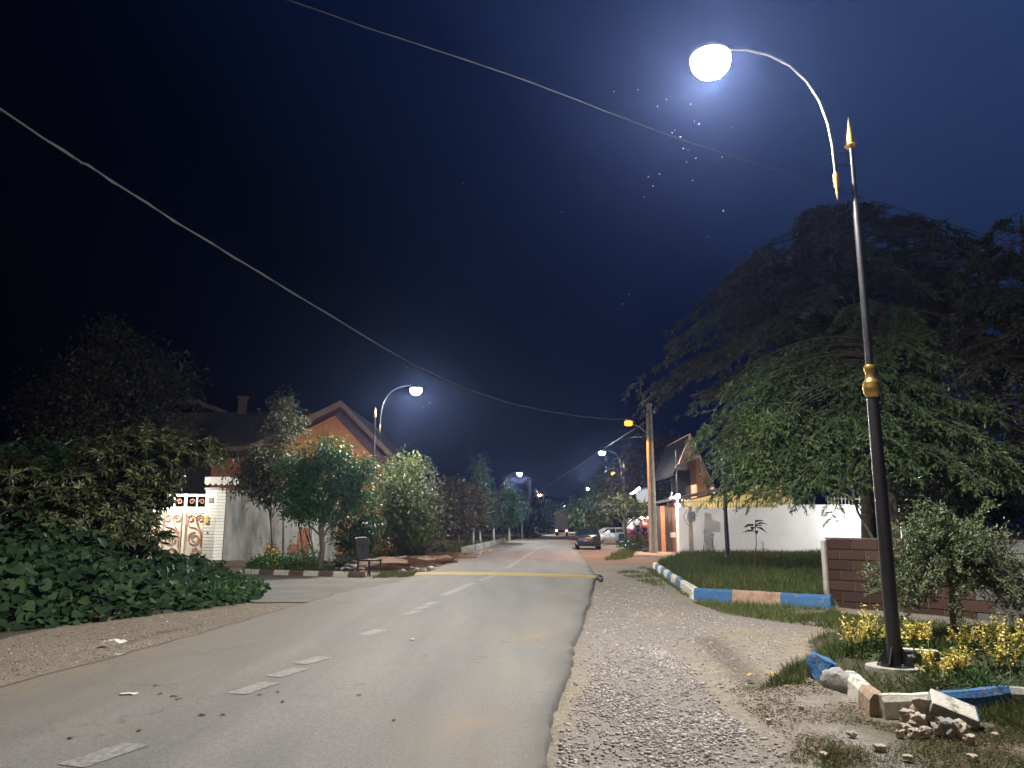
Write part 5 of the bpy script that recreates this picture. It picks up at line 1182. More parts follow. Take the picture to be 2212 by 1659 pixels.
def shrub(name, label, base, r_, h, n, L, W, leaf_m, group=None, flowers=None, nf=0, cat='shrub', shape='quad', fl=(.05, .05)):
    base = Vector(base); t = thing(name, label, cat, base, 0, group)
    d = rdir(n); d[:, 2] = np.abs(d[:, 2]); u = nr.random((n, 1)) ** (1 / 2.2)
    P = d * u * np.array([r_, r_, h]) * (1 + .25 * nr.normal(size=(n, 1)))
    leaves('foliage', P, d + rdir(n) * .9, rdir(n) + np.array([0, 0, .8]), L * nr.uniform(.6, 1.3, n), W * nr.uniform(.7, 1.2, n), leaf_m, t, shape)
    mb = MB()
    for i in range(6): q = Vector(P[nr.integers(n)]); mb.tube(limb((0, 0, -.03), q, 3, .15), taper(.012, .004, 3), 5)
    mb.build('stems', bark, t)
    if flowers is not None:
        k = nr.choice(n, nf); Q = P[k] * np.array([1.08, 1.08, 1.12]); leaves('flowers', Q, d[k] + rdir(nf) * .6, rdir(nf), fl[0] * nr.uniform(.7, 1.3, nf), fl[1], flowers, t, 'quad')
    return t

# sprawling gourd vine on the left: uncountable leaves, one mass
VP = [p[:2] for p in Gs([(-160, 1385), (0, 1364), (120, 1353), (250, 1336), (430, 1316), (548, 1297)])] + [(-6.3, 20.5), (-9.5, 22), (-16, 22), (-16, 12.2)]
def vine_h(x, y):
    ed = polydist(x, y, VP[:6] + [VP[6]])
    h = np.clip(ed / 1.5, 0, 1) ** .8 * 1.10
    h = h * (1 - .45 * np.clip((y - 15) / 3, 0, 1) * np.clip((x + 9.5) / 2, 0, 1))
    h = h + np.clip((-8.6 - x) / 2.0, 0, 1) * np.clip((y - 14) / 3, 0, 1) * 0.95
    return h * (0.85 + .35 * vnoise(x, y, .8, 2)) + .05
x, y = sample(VP, 12000); k = (y < 21); x, y = x[k], y[k]
h = vine_h(x, y); n = len(x); u = 1 - nr.random(n) ** 2 * .7
z = np.maximum(.04, h * u + nr.normal(size=n) * .06)
D = np.stack([nr.normal(size=n) * .8 + .25, nr.normal(size=n) * .8 - .7, -nr.uniform(0.1, .9, n)], 1)
N = np.stack([nr.normal(size=n) * .35 + .1, nr.normal(size=n) * .35 - .55, np.ones(n)], 1)
vine = leaves('gourd_vine', np.stack([x, y, z], 1), D, N, (.07 + .20 * nr.random(n) ** 1.5), (.08 + .20 * nr.random(n) ** 1.5), MATS['leaf_gourd'], None, 'heart')
tag(vine, 'sprawling mass of broad dark gourd leaves heaped along the left verge', 'vine', None, 'stuff')
tip = G(515, 1296)
for i, (x_, y_, s_) in enumerate([(500, 1297, .5), (520, 1290, .45), (470, 1305, .45)]):
    shrub('weed', ['lighter green weed tuft at the tip of the gourd vine', 'pale green weed at the very end of the vine by the driveway', 'weed tuft at the road edge of the gourd vine'][i], G(x_, y_), s_, .4, 260, .16, .05, MATS['leaf_glossy'], 'weeds at the vine tip')

# loquat trees: rosettes of long leaves
def loquat(label, base, blobs, nros, L=.27, per=11, r0=.06, m='leaf_loquat'):
    base = Vector(base); t = thing('loquat_tree', label, 'tree', base, 0, 'loquat trees before the gate')
    bl = [((Vector(c) - base), r_) for c, r_ in blobs]; P, d = crown_points(bl, nros, 3.0); n = len(P)
    ax = unit(d * .7 + np.array([0, 0, .9]) + rdir(n) * .3); e1 = unit(np.cross(ax, rdir(n))); e2 = np.cross(ax, e1)
    a = (np.arange(per) / per * 6.283 * 1.0)[None] + nr.uniform(0, 6.28, (n, 1)); el = nr.uniform(-.45, .75, (n, per))
    D = (e1[:, None] * np.cos(a)[..., None] + e2[:, None] * np.sin(a)[..., None]) * np.cos(el)[..., None] + ax[:, None] * np.sin(el)[..., None]
    leaves('crown', np.repeat(P, per, 0), D.reshape(-1, 3), np.repeat(ax, per, 0) + D.reshape(-1, 3) * .01, L * nr.uniform(.65, 1.2, n * per), L * .30 * nr.uniform(.8, 1.2, n * per), MATS[m], t, 'lance')
    mb = MB(); tt = Vector(bl[0][0])
    mb.tube(limb((0, 0, -.05), tt, 6, .08), taper(r0, r0 * .4, 6), 8)
    for i in range(16):
        q = Vector(P[nr.integers(n)]); mb.tube(limb(tt * rnd.uniform(.4, 1), q, 4, .2, .05), taper(r0 * .4, .008, 4), 6)
    mb.build('trunk', bark_d, t, True)
def E(px, py, Y, rx, ry, rz): return (A(px, py, Y), (rx, ry, rz))
loquat('loquat tree with upright leaf rosettes, its branch hanging over the bright gate', A(312, 1215, 20.5) * 1, [E(330, 1010, 20.5, 1.0, 1.0, .75), E(400, 965, 20.5, .9, .8, .45), E(455, 985, 20.5, .55, .6, .38), E(300, 1090, 20, .75, .8, .6), E(345, 1060, 20, .5, .7, .4), E(230, 985, 20.5, 1.0, .9, .6), E(270, 1050, 20.2, 1.1, .9, .8), E(330, 950, 20.6, .8, .8, .4)], 420)
loquat('loquat tree at the left picture edge above the gourd vine', A(90, 1240, 19) * 1, [E(90, 1060, 19, 1.2, 1.0, .8), E(20, 1040, 19, .9, .9, .7), E(170, 1060, 19, .9, .9, .7), E(110, 1120, 18, 1.1, .8, .6), E(0, 1120, 18.3, .9, .8, .6), E(200, 1110, 18.6, 1.0, .7, .7)], 420, .26)
loquat('low loquat sapling on a thin stem in front of the gate foot', A(312, 1235, 18.5) * 1, [E(305, 1160, 18.5, .55, .5, .32), E(345, 1165, 18.3, .3, .3, .2), E(260, 1140, 18.5, .5, .5, .4)], 55, .23)
loquat('olive loquat tree in the second row behind the vine', A(200, 1180, 23.5) * 1, [E(200, 1010, 23.5, 1.5, 1.0, .9), E(80, 1000, 24, 1.6, 1.0, .8), E(-40, 1010, 24, 1.4, 1.0, .8), E(320, 1030, 23.5, .9, .9, .8)], 420, .25, 10, .08, 'leaf_deep')
# big round tree standing dark behind
tree('round_tree', 'large dark round tree towering behind the loquats at far left', A(235, 1140, 42) * 1, A(230, 850, 42), .35, [E(235, 860, 42, 3.6, 3, 3.0), E(245, 760, 42, 2.2, 2, 1.7), E(130, 890, 42, 2.0, 2, 1.9), E(345, 850, 42, 1.9, 2, 2.3), E(230, 940, 42, 4.0, 3, 1.5)], 1100, 18, .26, .12, MATS['leaf_dark'], bark_d, clump_r=.45)

# trees before the plaster wall and the orange house
tree('orange_tree', 'dense glossy round-crowned tree with a leaning trunk by the left kerb', G(692, 1231), A(702, 1090, 29), .13, [E(705, 1040, 29, 1.35, 1.2, 1.15), E(640, 1070, 29, .75, .9, .75), E(765, 1050, 29, .75, .9, .8), E(700, 975, 29, .9, .9, .55), E(775, 1080, 28.6, .5, .6, .5), E(690, 1105, 29, 1.4, 1.0, .4), E(650, 1020, 29, .9, .9, .7), E(755, 1010, 29, .9, .9, .6)], 1150, 16, .13, .065, MATS['leaf_glossy'], bark, clump_r=.15, droop=.5)
tree('slim_tree', 'tall slender young tree in front of the orange gable', G(596, 1222) + Vector((0, 1, 0)), A(612, 880, 32.5), .06, [E(615, 905, 32.5, .75, .7, .75), E(590, 935, 32.5, .6, .6, .4), E(640, 930, 32.5, .5, .5, .35), E(615, 870, 32.5, .3, .3, .45), E(610, 980, 32.5, .65, .6, .6)], 190, 14, .20, .05, MATS['leaf_olive'], bark, clump_r=.22, shape='lance')
tree('wall_tree', 'brown-leaved bushy tree leaning on the plaster wall', G(590, 1218) + Vector((-.4, 1.5, 0)), A(575, 1030, 34), .07, [E(575, 1010, 34, .95, .8, .8), E(530, 1040, 34, .6, .6, .55), E(620, 1030, 34, .7, .7, .7), E(580, 1065, 34, .8, .7, .4), E(540, 985, 34, .6, .5, .4)], 420, 12, .24, .06, MATS['leaf_olive'], bark, clump_r=.25, shape='lance', droop=.9)
for i, (px, lab) in enumerate([(640, 'thin dark sapling trunk left of the round-crowned tree'), (662, 'pair-stemmed thin sapling just left of the round tree trunk')]):
    b_ = G(px, 1226); tree('sapling', lab, b_ + Vector((0, 1.2, 0)), A(px + 6, 1120, b_.y + 1.2), .045, [E(px + 5, 1110, b_.y + 1.2, .45, .4, .35)], 40, 10, .16, .05, MATS['leaf_deep'], bark_d, 'saplings by the plaster wall', clump_r=.15, nlimb=3, trunks=[((0, 0, 0), A(px + 6, 1120, b_.y + 1.2) - (b_ + Vector((0, 1.2, 0)))), ((.1, 0, 0), A(px - 8, 1130, b_.y + 1.2) - (b_ + Vector((0, 1.2, 0))))] if i else None)
tree('feathery_tree', 'yellow-green feathery tree just right of the left street lamp', G(818, 1208), A(850, 1070, 33), .06, [E(855, 1050, 33, .8, .8, .6), E(885, 1080, 33, .8, .8, .7), E(905, 1130, 33, .7, .8, .8), E(860, 1120, 33, .9, .8, .9), E(880, 1010, 34, .7, .7, .6)], 480, 14, .20, .06, MATS['leaf_yellowgreen'], bark, clump_r=.24, shape='lance', droop=.4)
tree('hedge_tree', 'dark bushy tree behind the feathery yellow-green one', G(845, 1205) + Vector((0, 3, 0)), A(850, 1080, 37), .07, [E(840, 1040, 37, 1.0, .9, 1.1), E(900, 1040, 37, .9, .9, 1.1), E(930, 1110, 37, .7, .9, 1.2), E(870, 1150, 37, 1.4, .9, 1.0)], 560, 14, .20, .08, MATS['leaf_olive'], bark, clump_r=.26)
tree('hedge_tree', 'dark shrub-like tree between the round tree and the lamp pole', G(760, 1222) + Vector((0, 1.5, 0)), A(765, 1120, 31), .05, [E(755, 1140, 31, .7, .7, .8), E(795, 1120, 31, .6, .7, 1.0), E(770, 1180, 31, .9, .7, .5)], 420, 13, .16, .06, MATS['leaf_deep'], bark, clump_r=.2)
for (px, py, r_, h, lab, fl) in [(575, 1228, .55, .75, 'shrub covered in yellow flowers by the red and white kerb', 1), (548, 1230, .4, .4, 'low green plant at the left end of the painted kerb', 0), (620, 1230, .6, .6, 'dark green bush between yellow flowers and leaning trunk', 0), (655, 1231, .7, .85, 'rounded green bush left of the leaning trunk', 0), (735, 1232, .6, .45, 'low grassy plant right of the leaning trunk', 0), (845, 1217, .9, .6, 'low pale bush behind the soil mound', 0), (900, 1208, .9, .7, 'green bush behind the largest earth mound', 0), (945, 1203, 1.0, .9, 'yellowish bush before the far row of trees', 2), (815, 1222, .5, .5, 'tuft of green growing behind the black chair', 0)]:
    shrub('flowering_shrub' if fl == 1 else 'bush', lab, G(px, py) + Vector((0, .4, 0)), r_, h, 900, .12, .05, MATS['leaf_yellowgreen'] if fl == 2 else MATS['leaf_glossy'] if px < 700 else MATS['leaf_olive'], 'shrubs along the left kerb', MATS['flower_yellow'] if fl == 1 else None, 90, fl=(.09, .09))
# row of young trees with limewashed trunks far left
row = [(960, 1188, 55, 1045, 22, 'leaf_brown', 'bushy dark tree at the near end of the far left row'), (990, 1182, 58, 1035, 24, 'leaf_brown', 'russet topped tree second in the far left row'), (1022, 1178, 62, 1050, 22, 'leaf_brown', 'brownish tree beside the tallest in the far row'), (1038, 1176, 66, 992, 26, 'leaf_deep', 'tallest pointed tree of the far left row'),
       (1066, 1172, 72, 1060, 20, 'leaf_olive', 'dim low tree right of the tallest one'), (1100, 1171, 78, 1042, 24, 'leaf_glossy', 'pale lit tree under the distant white lamp'), (1085, 1171, 82, 1065, 18, 'leaf_deep', 'dim tree behind the pale lit one'), (1128, 1165, 100, 1075, 18, 'leaf_deep', 'dark tree just left of the wooden pole')]
for (px, py, Y, ty, hw_, m_, lab) in row:
    b_ = A(px, py, Y); b_.z = 0; s_ = Y / F; top = A(px, ty, Y)
    zb = A(px, py - 45, Y).z; H = top.z - zb
    bl = [((b_.x, Y, zb + H * f), (hw_ * s_ * w_, hw_ * s_ * w_, H * .22)) for f, w_ in ((.12, .95), (.32, 1.0), (.52, .85), (.70, .62), (.86, .36))]
    tree('young_tree', lab, b_, top - Vector((0, 0, H * .25)), .11, bl, 330, 13, .30, .11, MATS[m_], bark_w if px in (1038, 1100, 1066, 1022) else bark, 'row of trees along the left road edge', clump_r=.32, droop=.6, nlimb=6)
for (px, py, Y, rx, rz, lab, m_) in [(1190, 1112, 165, 2.9, 2.6, 'far tree lit green left of the lorry', 'leaf_glossy'), (1250, 1116, 150, 3.4, 2.3, 'far tree lit bright yellow-green right of the lorry', 'leaf_yellowgreen'), (1180, 1125, 200, 3.5, 4, 'farther dim tree behind the lit left one', 'leaf_deep'), (1270, 1105, 190, 5, 5.5, 'farther dim tree behind the lit right one', 'leaf_deep'), (1135, 1110, 130, 3, 4.0, 'dark tree behind the wooden pole', 'leaf_deep')]:
    c = A(px, py, Y); tree('roadside_tree', lab, (c.x, Y, 0), c, .2, [(c, (rx, 2.5, rz)), (c + Vector((-rx * .5, 0, .6)), (rx * .6, 2, rz * .7)), (c + Vector((rx * .5, 0, -.3)), (rx * .6, 2, rz * .7))], 260, 14, .7, .3, MATS[m_], bark, 'far roadside trees', clump_r=.6)
# right roadside trees
tree('rhododendron_tree', 'low spreading tree with pale lit leaves above the white hatchback', G(1352, 1180) + Vector((0, 0, 0)), A(1350, 1110, 67), .20, [E(1330, 1100, 67, 1.4, 1.3, .6), E(1360, 1098, 67, 1.3, 1.3, .7), E(1350, 1086, 67, .9, 1.2, .5), E(1380, 1110, 67, .7, 1, .6), E(1312, 1100, 67, .6, .9, .4)], 330, 12, .34, .13, MATS['leaf_loquat'], bark_d, clump_r=.26, shape='lance', droop=.1)
tree('cypress', 'dark pointed evergreen filling the gap right of the road', A(1290, 1165, 92), A(1295, 1080, 92), .3, [E(1295, 1110, 92, 2.8, 2, 2.4), E(1305, 1065, 92, 2.2, 2, 2.2), E(1320, 1040, 92, 1.4, 1.5, 1.6), E(1270, 1120, 92, 2, 2, 2)], 420, 14, .5, .16, MATS['leaf_deep'], bark_d, 'dark trees behind the white hatchback', clump_r=.4)
tree('dark_tree', 'dim brown-lit tree behind the concrete pole', A(1375, 1150, 82), A(1375, 1030, 82), .3, [E(1370, 1050, 82, 3.0, 2, 3.0), E(1400, 1000, 82, 3.2, 2, 3.4), E(1440, 1010, 82, 3.2, 2, 4), E(1450, 1060, 82, 2.5, 2, 3), E(1350, 1020, 84, 2, 2, 2)], 520, 14, .5, .24, MATS['leaf_brown'], bark_d, 'dark trees behind the white hatchback', clump_r=.5)
shrub('bush', 'dark low bush left of the concrete pole foot', G(1385, 1192), 1.3, 1.1, 900, .22, .09, MATS['leaf_deep'], 'bushes by the flower stall')
shrub('bush', 'small green bush at the roadside trunk foot', G(1352, 1182), .7, .6, 500, .2, .08, MATS['leaf_glossy'], 'bushes by the flower stall')

# conifers with drooping feathery sprays
def conifer(label, base, H, z0, reach, nb, m, ntw, nlf, lsz, wsz, azr=(0, 6.283), up=.25, seed=1, name='conifer', r0=.28, taper_p=.8, tiplift=0.0, group=None, extra=()):
    base = Vector(base); t = thing(name, label, 'tree', base, 0, group); P, D, N = [], [], []; mb = MB()
    mb.tube(limb((0, 0, -.1), (0.3, 0, H), 8, .02), taper(r0, .03, 8), 10); g = np.random.default_rng(seed)
    plan = []
    for i in range(nb):
        f = (i + g.random()) / nb; plan.append((z0 + (H - z0) * f, azr[0] + (azr[1] - azr[0]) * g.random(), reach * (1 - f ** taper_p * .82) * g.uniform(.48, 1.12)))
    for (za, zb_, aa, ab, la, lb_, k_) in extra:            # heavy boughs reaching out on one side
        for i in range(k_): plan.append((g.uniform(za, zb_), g.uniform(aa, ab), g.uniform(la, lb_)))
    for (z, a, Lb) in plan:
        d = np.array([math.cos(a), math.sin(a), 0])
        K = 8; pts = []
        for k in range(K + 1):
            s_ = k / K; pts.append(np.array([.0, 0, z]) + d * Lb * s_ + np.array([0, 0, Lb * (up * s_ - (up + .28) * s_ ** 2 + tiplift * s_ ** 4)]))
        pts = np.array(pts); mb.tube([Vector(p) for p in pts], taper(max(.02, .05 * Lb / 5), .008, K), 5, cap=False)
        for j in range(ntw):
            s_ = .22 + .78 * (j + g.random()) / ntw; q = s_ * K; k = min(int(q), K - 1); p = pts[k] + (pts[k + 1] - pts[k]) * (q - k)
            if noise.noise(Vector(p) * (2.6 / max(2.0, reach * .5)) + Vector((seed * 7.3, 0, 0))) < -.20: continue
            sd = np.array([-d[1], d[0], 0]) * (1 if j % 2 else -1) * g.uniform(.3, 1.1); td = d * g.uniform(.3, 1.0) + sd + np.array([0, 0, g.uniform(-.55, .2)])
            td /= np.linalg.norm(td); lt = g.uniform(.35, .95) * (1.1 - .45 * s_) * min(1, Lb / 3.5)
            u = np.linspace(.1, 1, nlf); pp = p + td * lt * u[:, None] + np.array([0, 0, -1]) * (u[:, None] ** 2) * lt * .45
            dd = td * .8 + g.normal(size=(nlf, 3)) * .45 + np.array([0, 0, -.55]); P.append(pp); D.append(dd); N.append(g.normal(size=(nlf, 3)))
    P, D, N = np.concatenate(P), np.concatenate(D), np.concatenate(N); n = len(P)
    leaves('crown', P, D, N, lsz * g.uniform(.6, 1.3, n), wsz * g.uniform(.7, 1.3, n), m, t, 'quad'); mb.build('trunk', bark_d, t, True); return t
conifer('broad conifer with drooping green sprays hanging over the white wall', (11.3, 23.2, .1), 8.4, 3.3, 5.7, 240, MATS['needle'], 28, 20, .16, .034, (0, 6.283), .22, 3, r0=.17, extra=((4.3, 5.8, 2.75, 3.75, 4.6, 6.1, 46), (3.4, 4.4, 2.9, 4.1, 4.0, 5.4, 40), (5.8, 7.2, 2.8, 3.5, 3.6, 5.3, 22)))
conifer('huge dim conifer rising high behind the other trees on the right', (14.6, 32, .1), 15.5, 8.3, 9.2, 230, MATS['needle_dim'], 34, 20, .28, .055, (0, 6.283), .24, 7, r0=.4, taper_p=2.4)
conifer('dark conifer at the right picture edge above the small tree', (15.5, 22.5, .1), 11, 3.2, 5.2, 150, MATS['needle_dim'], 26, 18, .2, .045, (0, 6.283), .15, 9, r0=.3)
b_ = G(1785, 1230)
tree('broadleaf_tree', 'light green broadleaf tree growing through the conifer branches', (10.75, 22.3, .1), A(1800, 960, 22), .05, [E(1655, 935, 21.3, .8, .7, .5), E(1700, 975, 21.3, .8, .7, .5), E(1640, 1000, 21.3, .6, .7, .5), E(1735, 1020, 21.3, .9, .7, .4)], 150, 14, .15, .055, MATS['leaf_lime'], bark, clump_r=.2, shape='lance')

for i, (px, py, Y, rx, rz, lab) in enumerate([(2040, 1075, 37, 2.6, 1.6, 'dark hedge-like tree just past the right end of the white wall'), (2150, 1060, 33, 2.8, 1.8, 'dark low tree filling the gap at the right picture edge'), (2010, 1020, 46, 3.2, 2.4, 'dark tree behind the right end of the white wall')]):
    c = A(px, py, Y); tree('dark_tree', lab, (c.x, Y, 0), c, .12, [(c, (rx, 1.5, rz)), (c + Vector((rx * .6, 0, .4)), (rx * .7, 1.4, rz * .9)), (c + Vector((-rx * .5, 0, -.4)), (rx * .6, 1.3, rz * .8))], 380, 14, .26, .11, MATS['leaf_dark'], bark_d, 'dark trees by the right wall end', clump_r=.4)
# small feathery tree in the lamp bed
def feathery(label, base, cz, R_, rz, n, m, name='small_tree'):
    base = Vector(base); t = thing(name, label, 'tree', base); mb = MB(); P, D, N = [], [], []
    mb.tube(limb((0, 0, -.05), (0.05, 0, cz - rz * .6), 5, .05), taper(.042, .032, 5), 9); hub = np.array([.05, 0, cz - rz * .5])
    for i in range(n):
        d = nr.normal(size=3); d[2] = abs(d[2]) * 1.0 - .42; d /= np.linalg.norm(d); L = nr.uniform(.55, 1.1)
        end = hub + d * np.array([R_, R_, rz * 1.45]) * L; K = 7
        pts = [hub + (end - hub) * s_ + np.array([0, 0, .18 * math.sin(math.pi * s_) - .10 * s_ ** 2]) for s_ in np.linspace(0, 1, K + 1)]
        mb.tube([Vector(p) for p in pts], taper(.012, .003, K), 5, cap=False)
        for j in range(26):
            s_ = .25 + .75 * (j + nr.random()) / 26; k = min(int(s_ * K), K - 1); p = pts[k] + (pts[k + 1] - pts[k]) * (s_ * K - k)
            td = unit(rdir(1)[0] * .8 + d * .9); lt = nr.uniform(.06, .2); nl_ = 9; u = np.linspace(.1, 1, nl_)[:, None]
            P.append(p + td * lt * u); D.append(td * .5 + rdir(nl_) * .8); N.append(rdir(nl_))
    P, D, N = np.concatenate(P), np.concatenate(D), np.concatenate(N); q = len(P)
    leaves('crown', P, D, N, .050 * nr.uniform(.6, 1.3, q), .019 * nr.uniform(.7, 1.3, q), m, t); mb.build('trunk', mat('stem_tan', (.16, .10, .06), (.26, .17, .11), 12, .9), t, True)
feathery('small feathery bush-like tree on a thin tan stem in the lamp bed', G(2062, 1392, .06), 1.30, .98, .80, 170, MATS['leaf_greygreen'])
feathery('dim grey-green feathery bush at the right picture edge behind the bed', (8.9, 11.6, .0), 1.25, .7, .6, 40, MATS['leaf_olive'], 'small_tree')

# yellow variegated shrubs round the lamp foot
for i, (px, py, r_, h, lab) in enumerate([(1850, 1420, .19, .40, 'yellow variegated shrub at the left end of the lamp bed'), (1893, 1408, .24, .45, 'tall yellow shrub just left of the lamp pole'), (1965, 1412, .16, .33, 'yellow shrub close behind the lamp pole on its right'), (2005, 1415, .16, .30, 'small yellow shrub between lamp pole and small tree'), (2025, 1478, .17, .26, 'low yellow shrub before the kerb stone behind the lamp foot'), (2072, 1468, .17, .24, 'low yellow shrub at the foot of the small tree'), (2160, 1462, .26, .42, 'broad yellow shrub right of the small tree'), (2150, 1408, .24, .36, 'yellow shrub in the rear row right of the small tree'), (2208, 1420, .2, .36, 'yellow shrub at the right picture edge'), (2085, 1412, .2, .28, 'dull yellow shrub right behind the small tree stem')]):
    b_ = G(px, py, .07); t = thing('variegated_shrub', lab, 'shrub', b_, 0, 'yellow shrubs in the lamp bed')
    ns = 16; P, D = [], []
    mb = MB()
    for k in range(ns):
        a = rnd.uniform(0, 6.28); rr_ = r_ * math.sqrt(rnd.random()); tp = Vector((rr_ * math.cos(a), rr_ * math.sin(a), h * rnd.uniform(.55, 1.3))); mb.tube(limb((tp.x * .3, tp.y * .3, -.03), tp, 4, .1), taper(.006, .003, 4), 5, cap=False)
        for j in range(24):
            s_ = .40 + .65 * j / 24; P.append((tp.x * s_, tp.y * s_, tp.z * s_)); D.append((rnd.gauss(0, 1), rnd.gauss(0, 1), rnd.uniform(.1, 1.0)))
    leaves('yellow_leaves', np.array(P), np.array(D), rdir(len(P)) + np.array([0, 0, 1.0]), .040 * nr.uniform(.6, 1.3, len(P)), .026 * nr.uniform(.7, 1.2, len(P)), MATS['variegated'], t, 'lance')
    n_ = 200; d = rdir(n_); d[:, 2] = np.abs(d[:, 2]); Q = d * nr.random((n_, 1)) ** .4 * np.array([r_, r_, h * .62])
    leaves('green_leaves', Q, d + rdir(n_), rdir(n_) + np.array([0, 0, .8]), .055, .03, MATS['leaf_glossy'], t, 'lance'); mb.build('stems', bark, t)

# tall weeds in the plot, before the white wall
for i, (px, py, h, lab) in enumerate([(1632, 1240, 1.6, 'dark large-leaved seedling in front of the white wall'), (1540, 1215, 1.2, 'thin dry stalk just left of the black pole'), (1647, 1222, .9, 'dry weed right of the dark seedling'), (1520, 1212, 1.4, 'tall thin dry stalk before the white wall near the meter')]):
    b_ = G(px, py, .12); t = thing('weed', lab, 'weed', b_, 0, 'weeds in the grass plot'); mb = MB(); mb.tube(limb((0, 0, -.05), (.08, 0, h), 5, .06), taper(.02, .01, 5), 6); mb.build('stem', bark_d, t, True)
    n_ = 9 if i == 0 else 14; a = nr.uniform(0, 6.28, n_); z = h * (nr.uniform(.8, 1.0, n_) if i == 0 else nr.uniform(.35, 1, n_)); D = np.stack([np.cos(a), np.sin(a), nr.uniform(-.3, .4, n_)], 1)
    leaves('foliage', np.stack([0 * a + .06, 0 * a, z], 1), D, np.tile([[0, 0, 1.0]], (n_, 1)), .42 if i == 0 else .14, .18 if i == 0 else .035, MATS['leaf_deep'], t, 'lance')

# ------------------------------------------------------------------ grass (uncountable)
def grass(poly, n, h0, h1, w, m='grass_blade', thr=-1, sc=1.0, seed=0, z=0.0, lean=.5):
    x, y = sample(poly, n)
    if thr > -1:
        v = vnoise(x, y, sc, seed); k = v + .25 * nr.random(n) - .12 > thr; x, y = x[k], y[k]
    k = (np.hypot(x - 4.15, y - 8.7) > .5 + .15 * nr.random(len(x))); x, y = x[k], y[k]
    n = len(x); g = ground_height(x, y)
    D = np.stack([nr.normal(size=n) * lean, nr.normal(size=n) * lean, np.ones(n)], 1); N = rdir(n) * np.array([1, 1, .2])
    hh = nr.uniform(h0, h1, n) * (1 + .5 * vnoise(x, y, .7, 3))
    o = leaves('grass', np.stack([x, y, g - .01], 1), D, N, hh, w, MATS[m], None, 'blade'); o['kind'] = 'stuff'; return o
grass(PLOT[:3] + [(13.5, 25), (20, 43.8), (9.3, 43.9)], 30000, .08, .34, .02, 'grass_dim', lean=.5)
grass([p[:2] for p in Gs([(1503, 1290), (1560, 1245), (1800, 1250), (1795, 1308)])], 5000, .12, .30, .016, 'grass_blade', -.25, 1.0, 4)
grass([p[:2] for p in Gs([(1395, 1228), (1500, 1300), (1560, 1325), (1700, 1345), (1830, 1362), (1900, 1352), (1800, 1316), (1600, 1305), (1503, 1296), (1420, 1232)])], 9000, .05, .16, .012, 'grass_blade', -.2, 1.1, 4)
grass([p[:2] for p in Gs([(1700, 1345), (1960, 1375), (2212, 1400), (2212, 1360), (1960, 1340), (1800, 1318)])], 6000, .05, .16, .012, 'grass_dim', -.1, 1.0, 6)
grass(PLANTER, 12000, .05, .20, .010, 'grass_blade', -.12, 1.4, 12)
grass([p[:2] for p in Gs([(1640, 1475), (1740, 1430), (1850, 1400), (1900, 1400), (1790, 1450), (1800, 1480)])], 5000, .04, .14, .009, 'grass_blade', -.15, 2.0, 31)
grass([p[:2] for p in Gs([(1770, 1659), (1800, 1585), (1960, 1600), (2120, 1580), (2212, 1530), (2290, 1540), (2290, 1700), (1770, 1700)])], 26000, .018, .055, .005, 'grass_blade', -.02, 1.3, 21, lean=1.0)
grass([p[:2] for p in Gs([(1690, 1640), (1730, 1600), (1850, 1570), (1960, 1600), (1800, 1659)])], 3000, .02, .05, .005, 'grass_blade', .08, 1.6, 22, lean=.9)
grass([p[:2] for p in Gs([(2100, 1540), (2212, 1520), (2330, 1540), (2330, 1600), (2120, 1590)])], 7000, .05, .16, .008, 'grass_blade', -.2, 1.2, 23, lean=.7)
grass([p[:2] for p in Gs([(1300, 1212), (1340, 1190), (1400, 1185), (1370, 1205)])], 2500, .10, .30, .03, 'grass_blade', -.15, .5, 5)
grass([p[:2] for p in Gs([(1330, 1238), (1390, 1225), (1420, 1240), (1440, 1275), (1400, 1262)])], 2500, .04, .14, .014, 'grass_blade', .02, .9, 7)
grass([p[:2] for p in Gs([(800, 1250), (830, 1238), (880, 1236), (920, 1238), (880, 1246)])], 1800, .05, .18, .02, 'grass_blade', -.2, 1.0, 8)
grass([p[:2] for p in Gs([(530, 1238), (540, 1215), (760, 1222), (760, 1240)])], 4000, .08, .3, .02, 'grass_dim', -.3, 1.0, 9)
grass([p[:2] for p in Gs([(940, 1206), (1000, 1178), (1100, 1162), (1095, 1168), (1000, 1194)])], 5000, .2, .7, .05, 'grass_dim', -.3, .6, 10)
grass([p[:2] for p in Gs([(1140, 1166), (1150, 1158), (1195, 1150), (1200, 1151), (1170, 1158)])], 2000, .15, .45, .12, 'grass_blade', -.3, .3, 11)
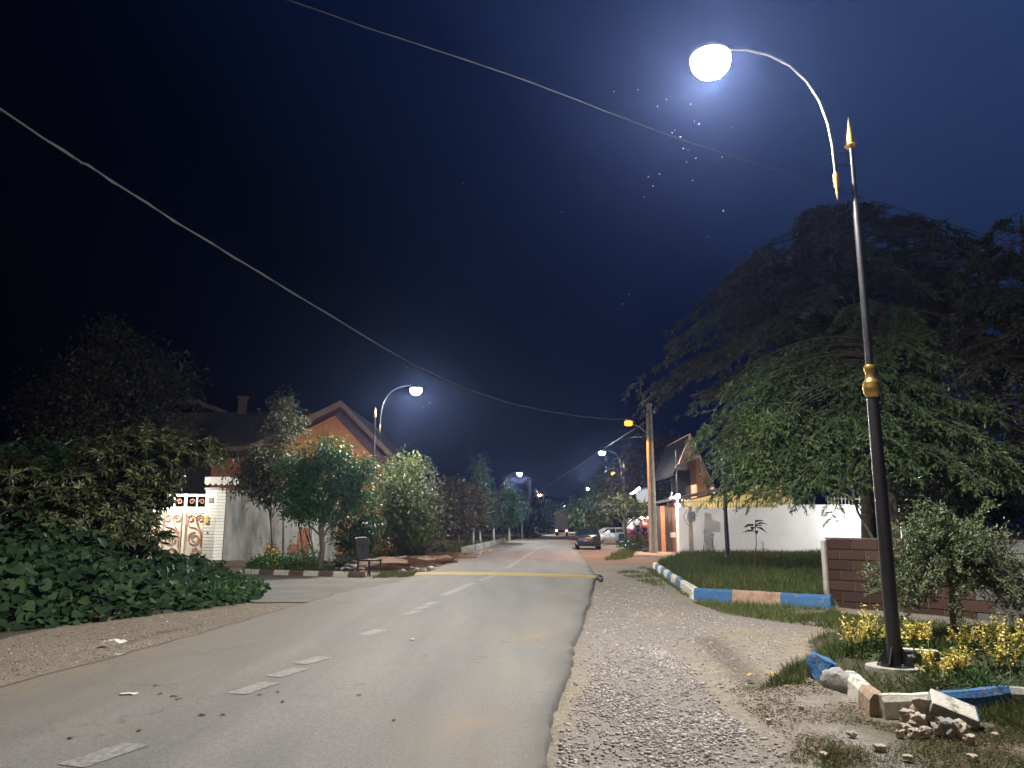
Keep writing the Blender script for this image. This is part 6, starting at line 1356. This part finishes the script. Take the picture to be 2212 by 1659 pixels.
# dead leaves, chips of wood and clods on the dirt: uncountable
leafmat('dead_leaf', (0.045, 0.03, 0.02), (0.26, 0.19, 0.11), .85, .1, .2, (0.42, 0.34, 0.22))
def debris(poly, n, l0, l1, thr):
    x, y = sample([p[:2] for p in Gs(poly)], n); k = vnoise(x, y, 1.6, 14) + .3 * nr.random(n) > thr; x, y = x[k], y[k]; n = len(x)
    D = np.stack([nr.normal(size=n), nr.normal(size=n), nr.normal(size=n) * .3], 1)
    o = leaves('plant_litter', np.stack([x, y, ground_height(x, y) + .012], 1), D, rdir(n) * .5 + np.array([0, 0, 1.0]), nr.uniform(l0, l1, n), nr.uniform(.25, .6, n) * l0, MATS['dead_leaf'], None, 'lance'); o['kind'] = 'stuff'
debris([(1560, 1490), (1760, 1440), (1840, 1500), (1900, 1560), (1960, 1620), (1800, 1659), (1700, 1600)], 5200, .015, .05, .02)
debris([(1780, 1659), (1900, 1560), (2212, 1560), (2260, 1659)], 4500, .012, .045, .05)
debris([(0, 1380), (0, 1470), (340, 1400), (560, 1320), (540, 1305), (250, 1345)], 1500, .012, .05, .05)
for i, (px, py) in enumerate([(2120, 1495), (2020, 1498), (1930, 1405), (1990, 1440)]):
    shrub('grass_tuft', ['leafy tuft on the lamp bed behind the blue kerb', 'leafy tuft behind the white kerb corner', 'leafy tuft behind the lamp pole foot', 'leafy tuft right of the lamp foot'][i], G(px, py, .07), .28, .16, 420, .10, .014, MATS['leaf_yellowgreen'] if i == 1 else MATS['leaf_glossy'], 'tufts in the lamp bed')

# ------------------------------------------------------------------ thin blue volume added to imitate glare round the lamps
mb = MB(); mb.box((0, 190, 24.5), (190, 420, 51.2)); hz = mb.build('glare_haze', [])
m, n, l = newmat('glare_volume'); out = n.new('ShaderNodeOutputMaterial'); pv_ = n.new('ShaderNodeVolumePrincipled')
pv_.inputs['Color'].default_value = (0.32, 0.45, 1.0, 1); pv_.inputs['Density'].default_value = 0.00042; pv_.inputs['Anisotropy'].default_value = 0.8
l.new(pv_.outputs[0], out.inputs['Volume']); hz.data.materials.append(m); hz['kind'] = 'stuff'
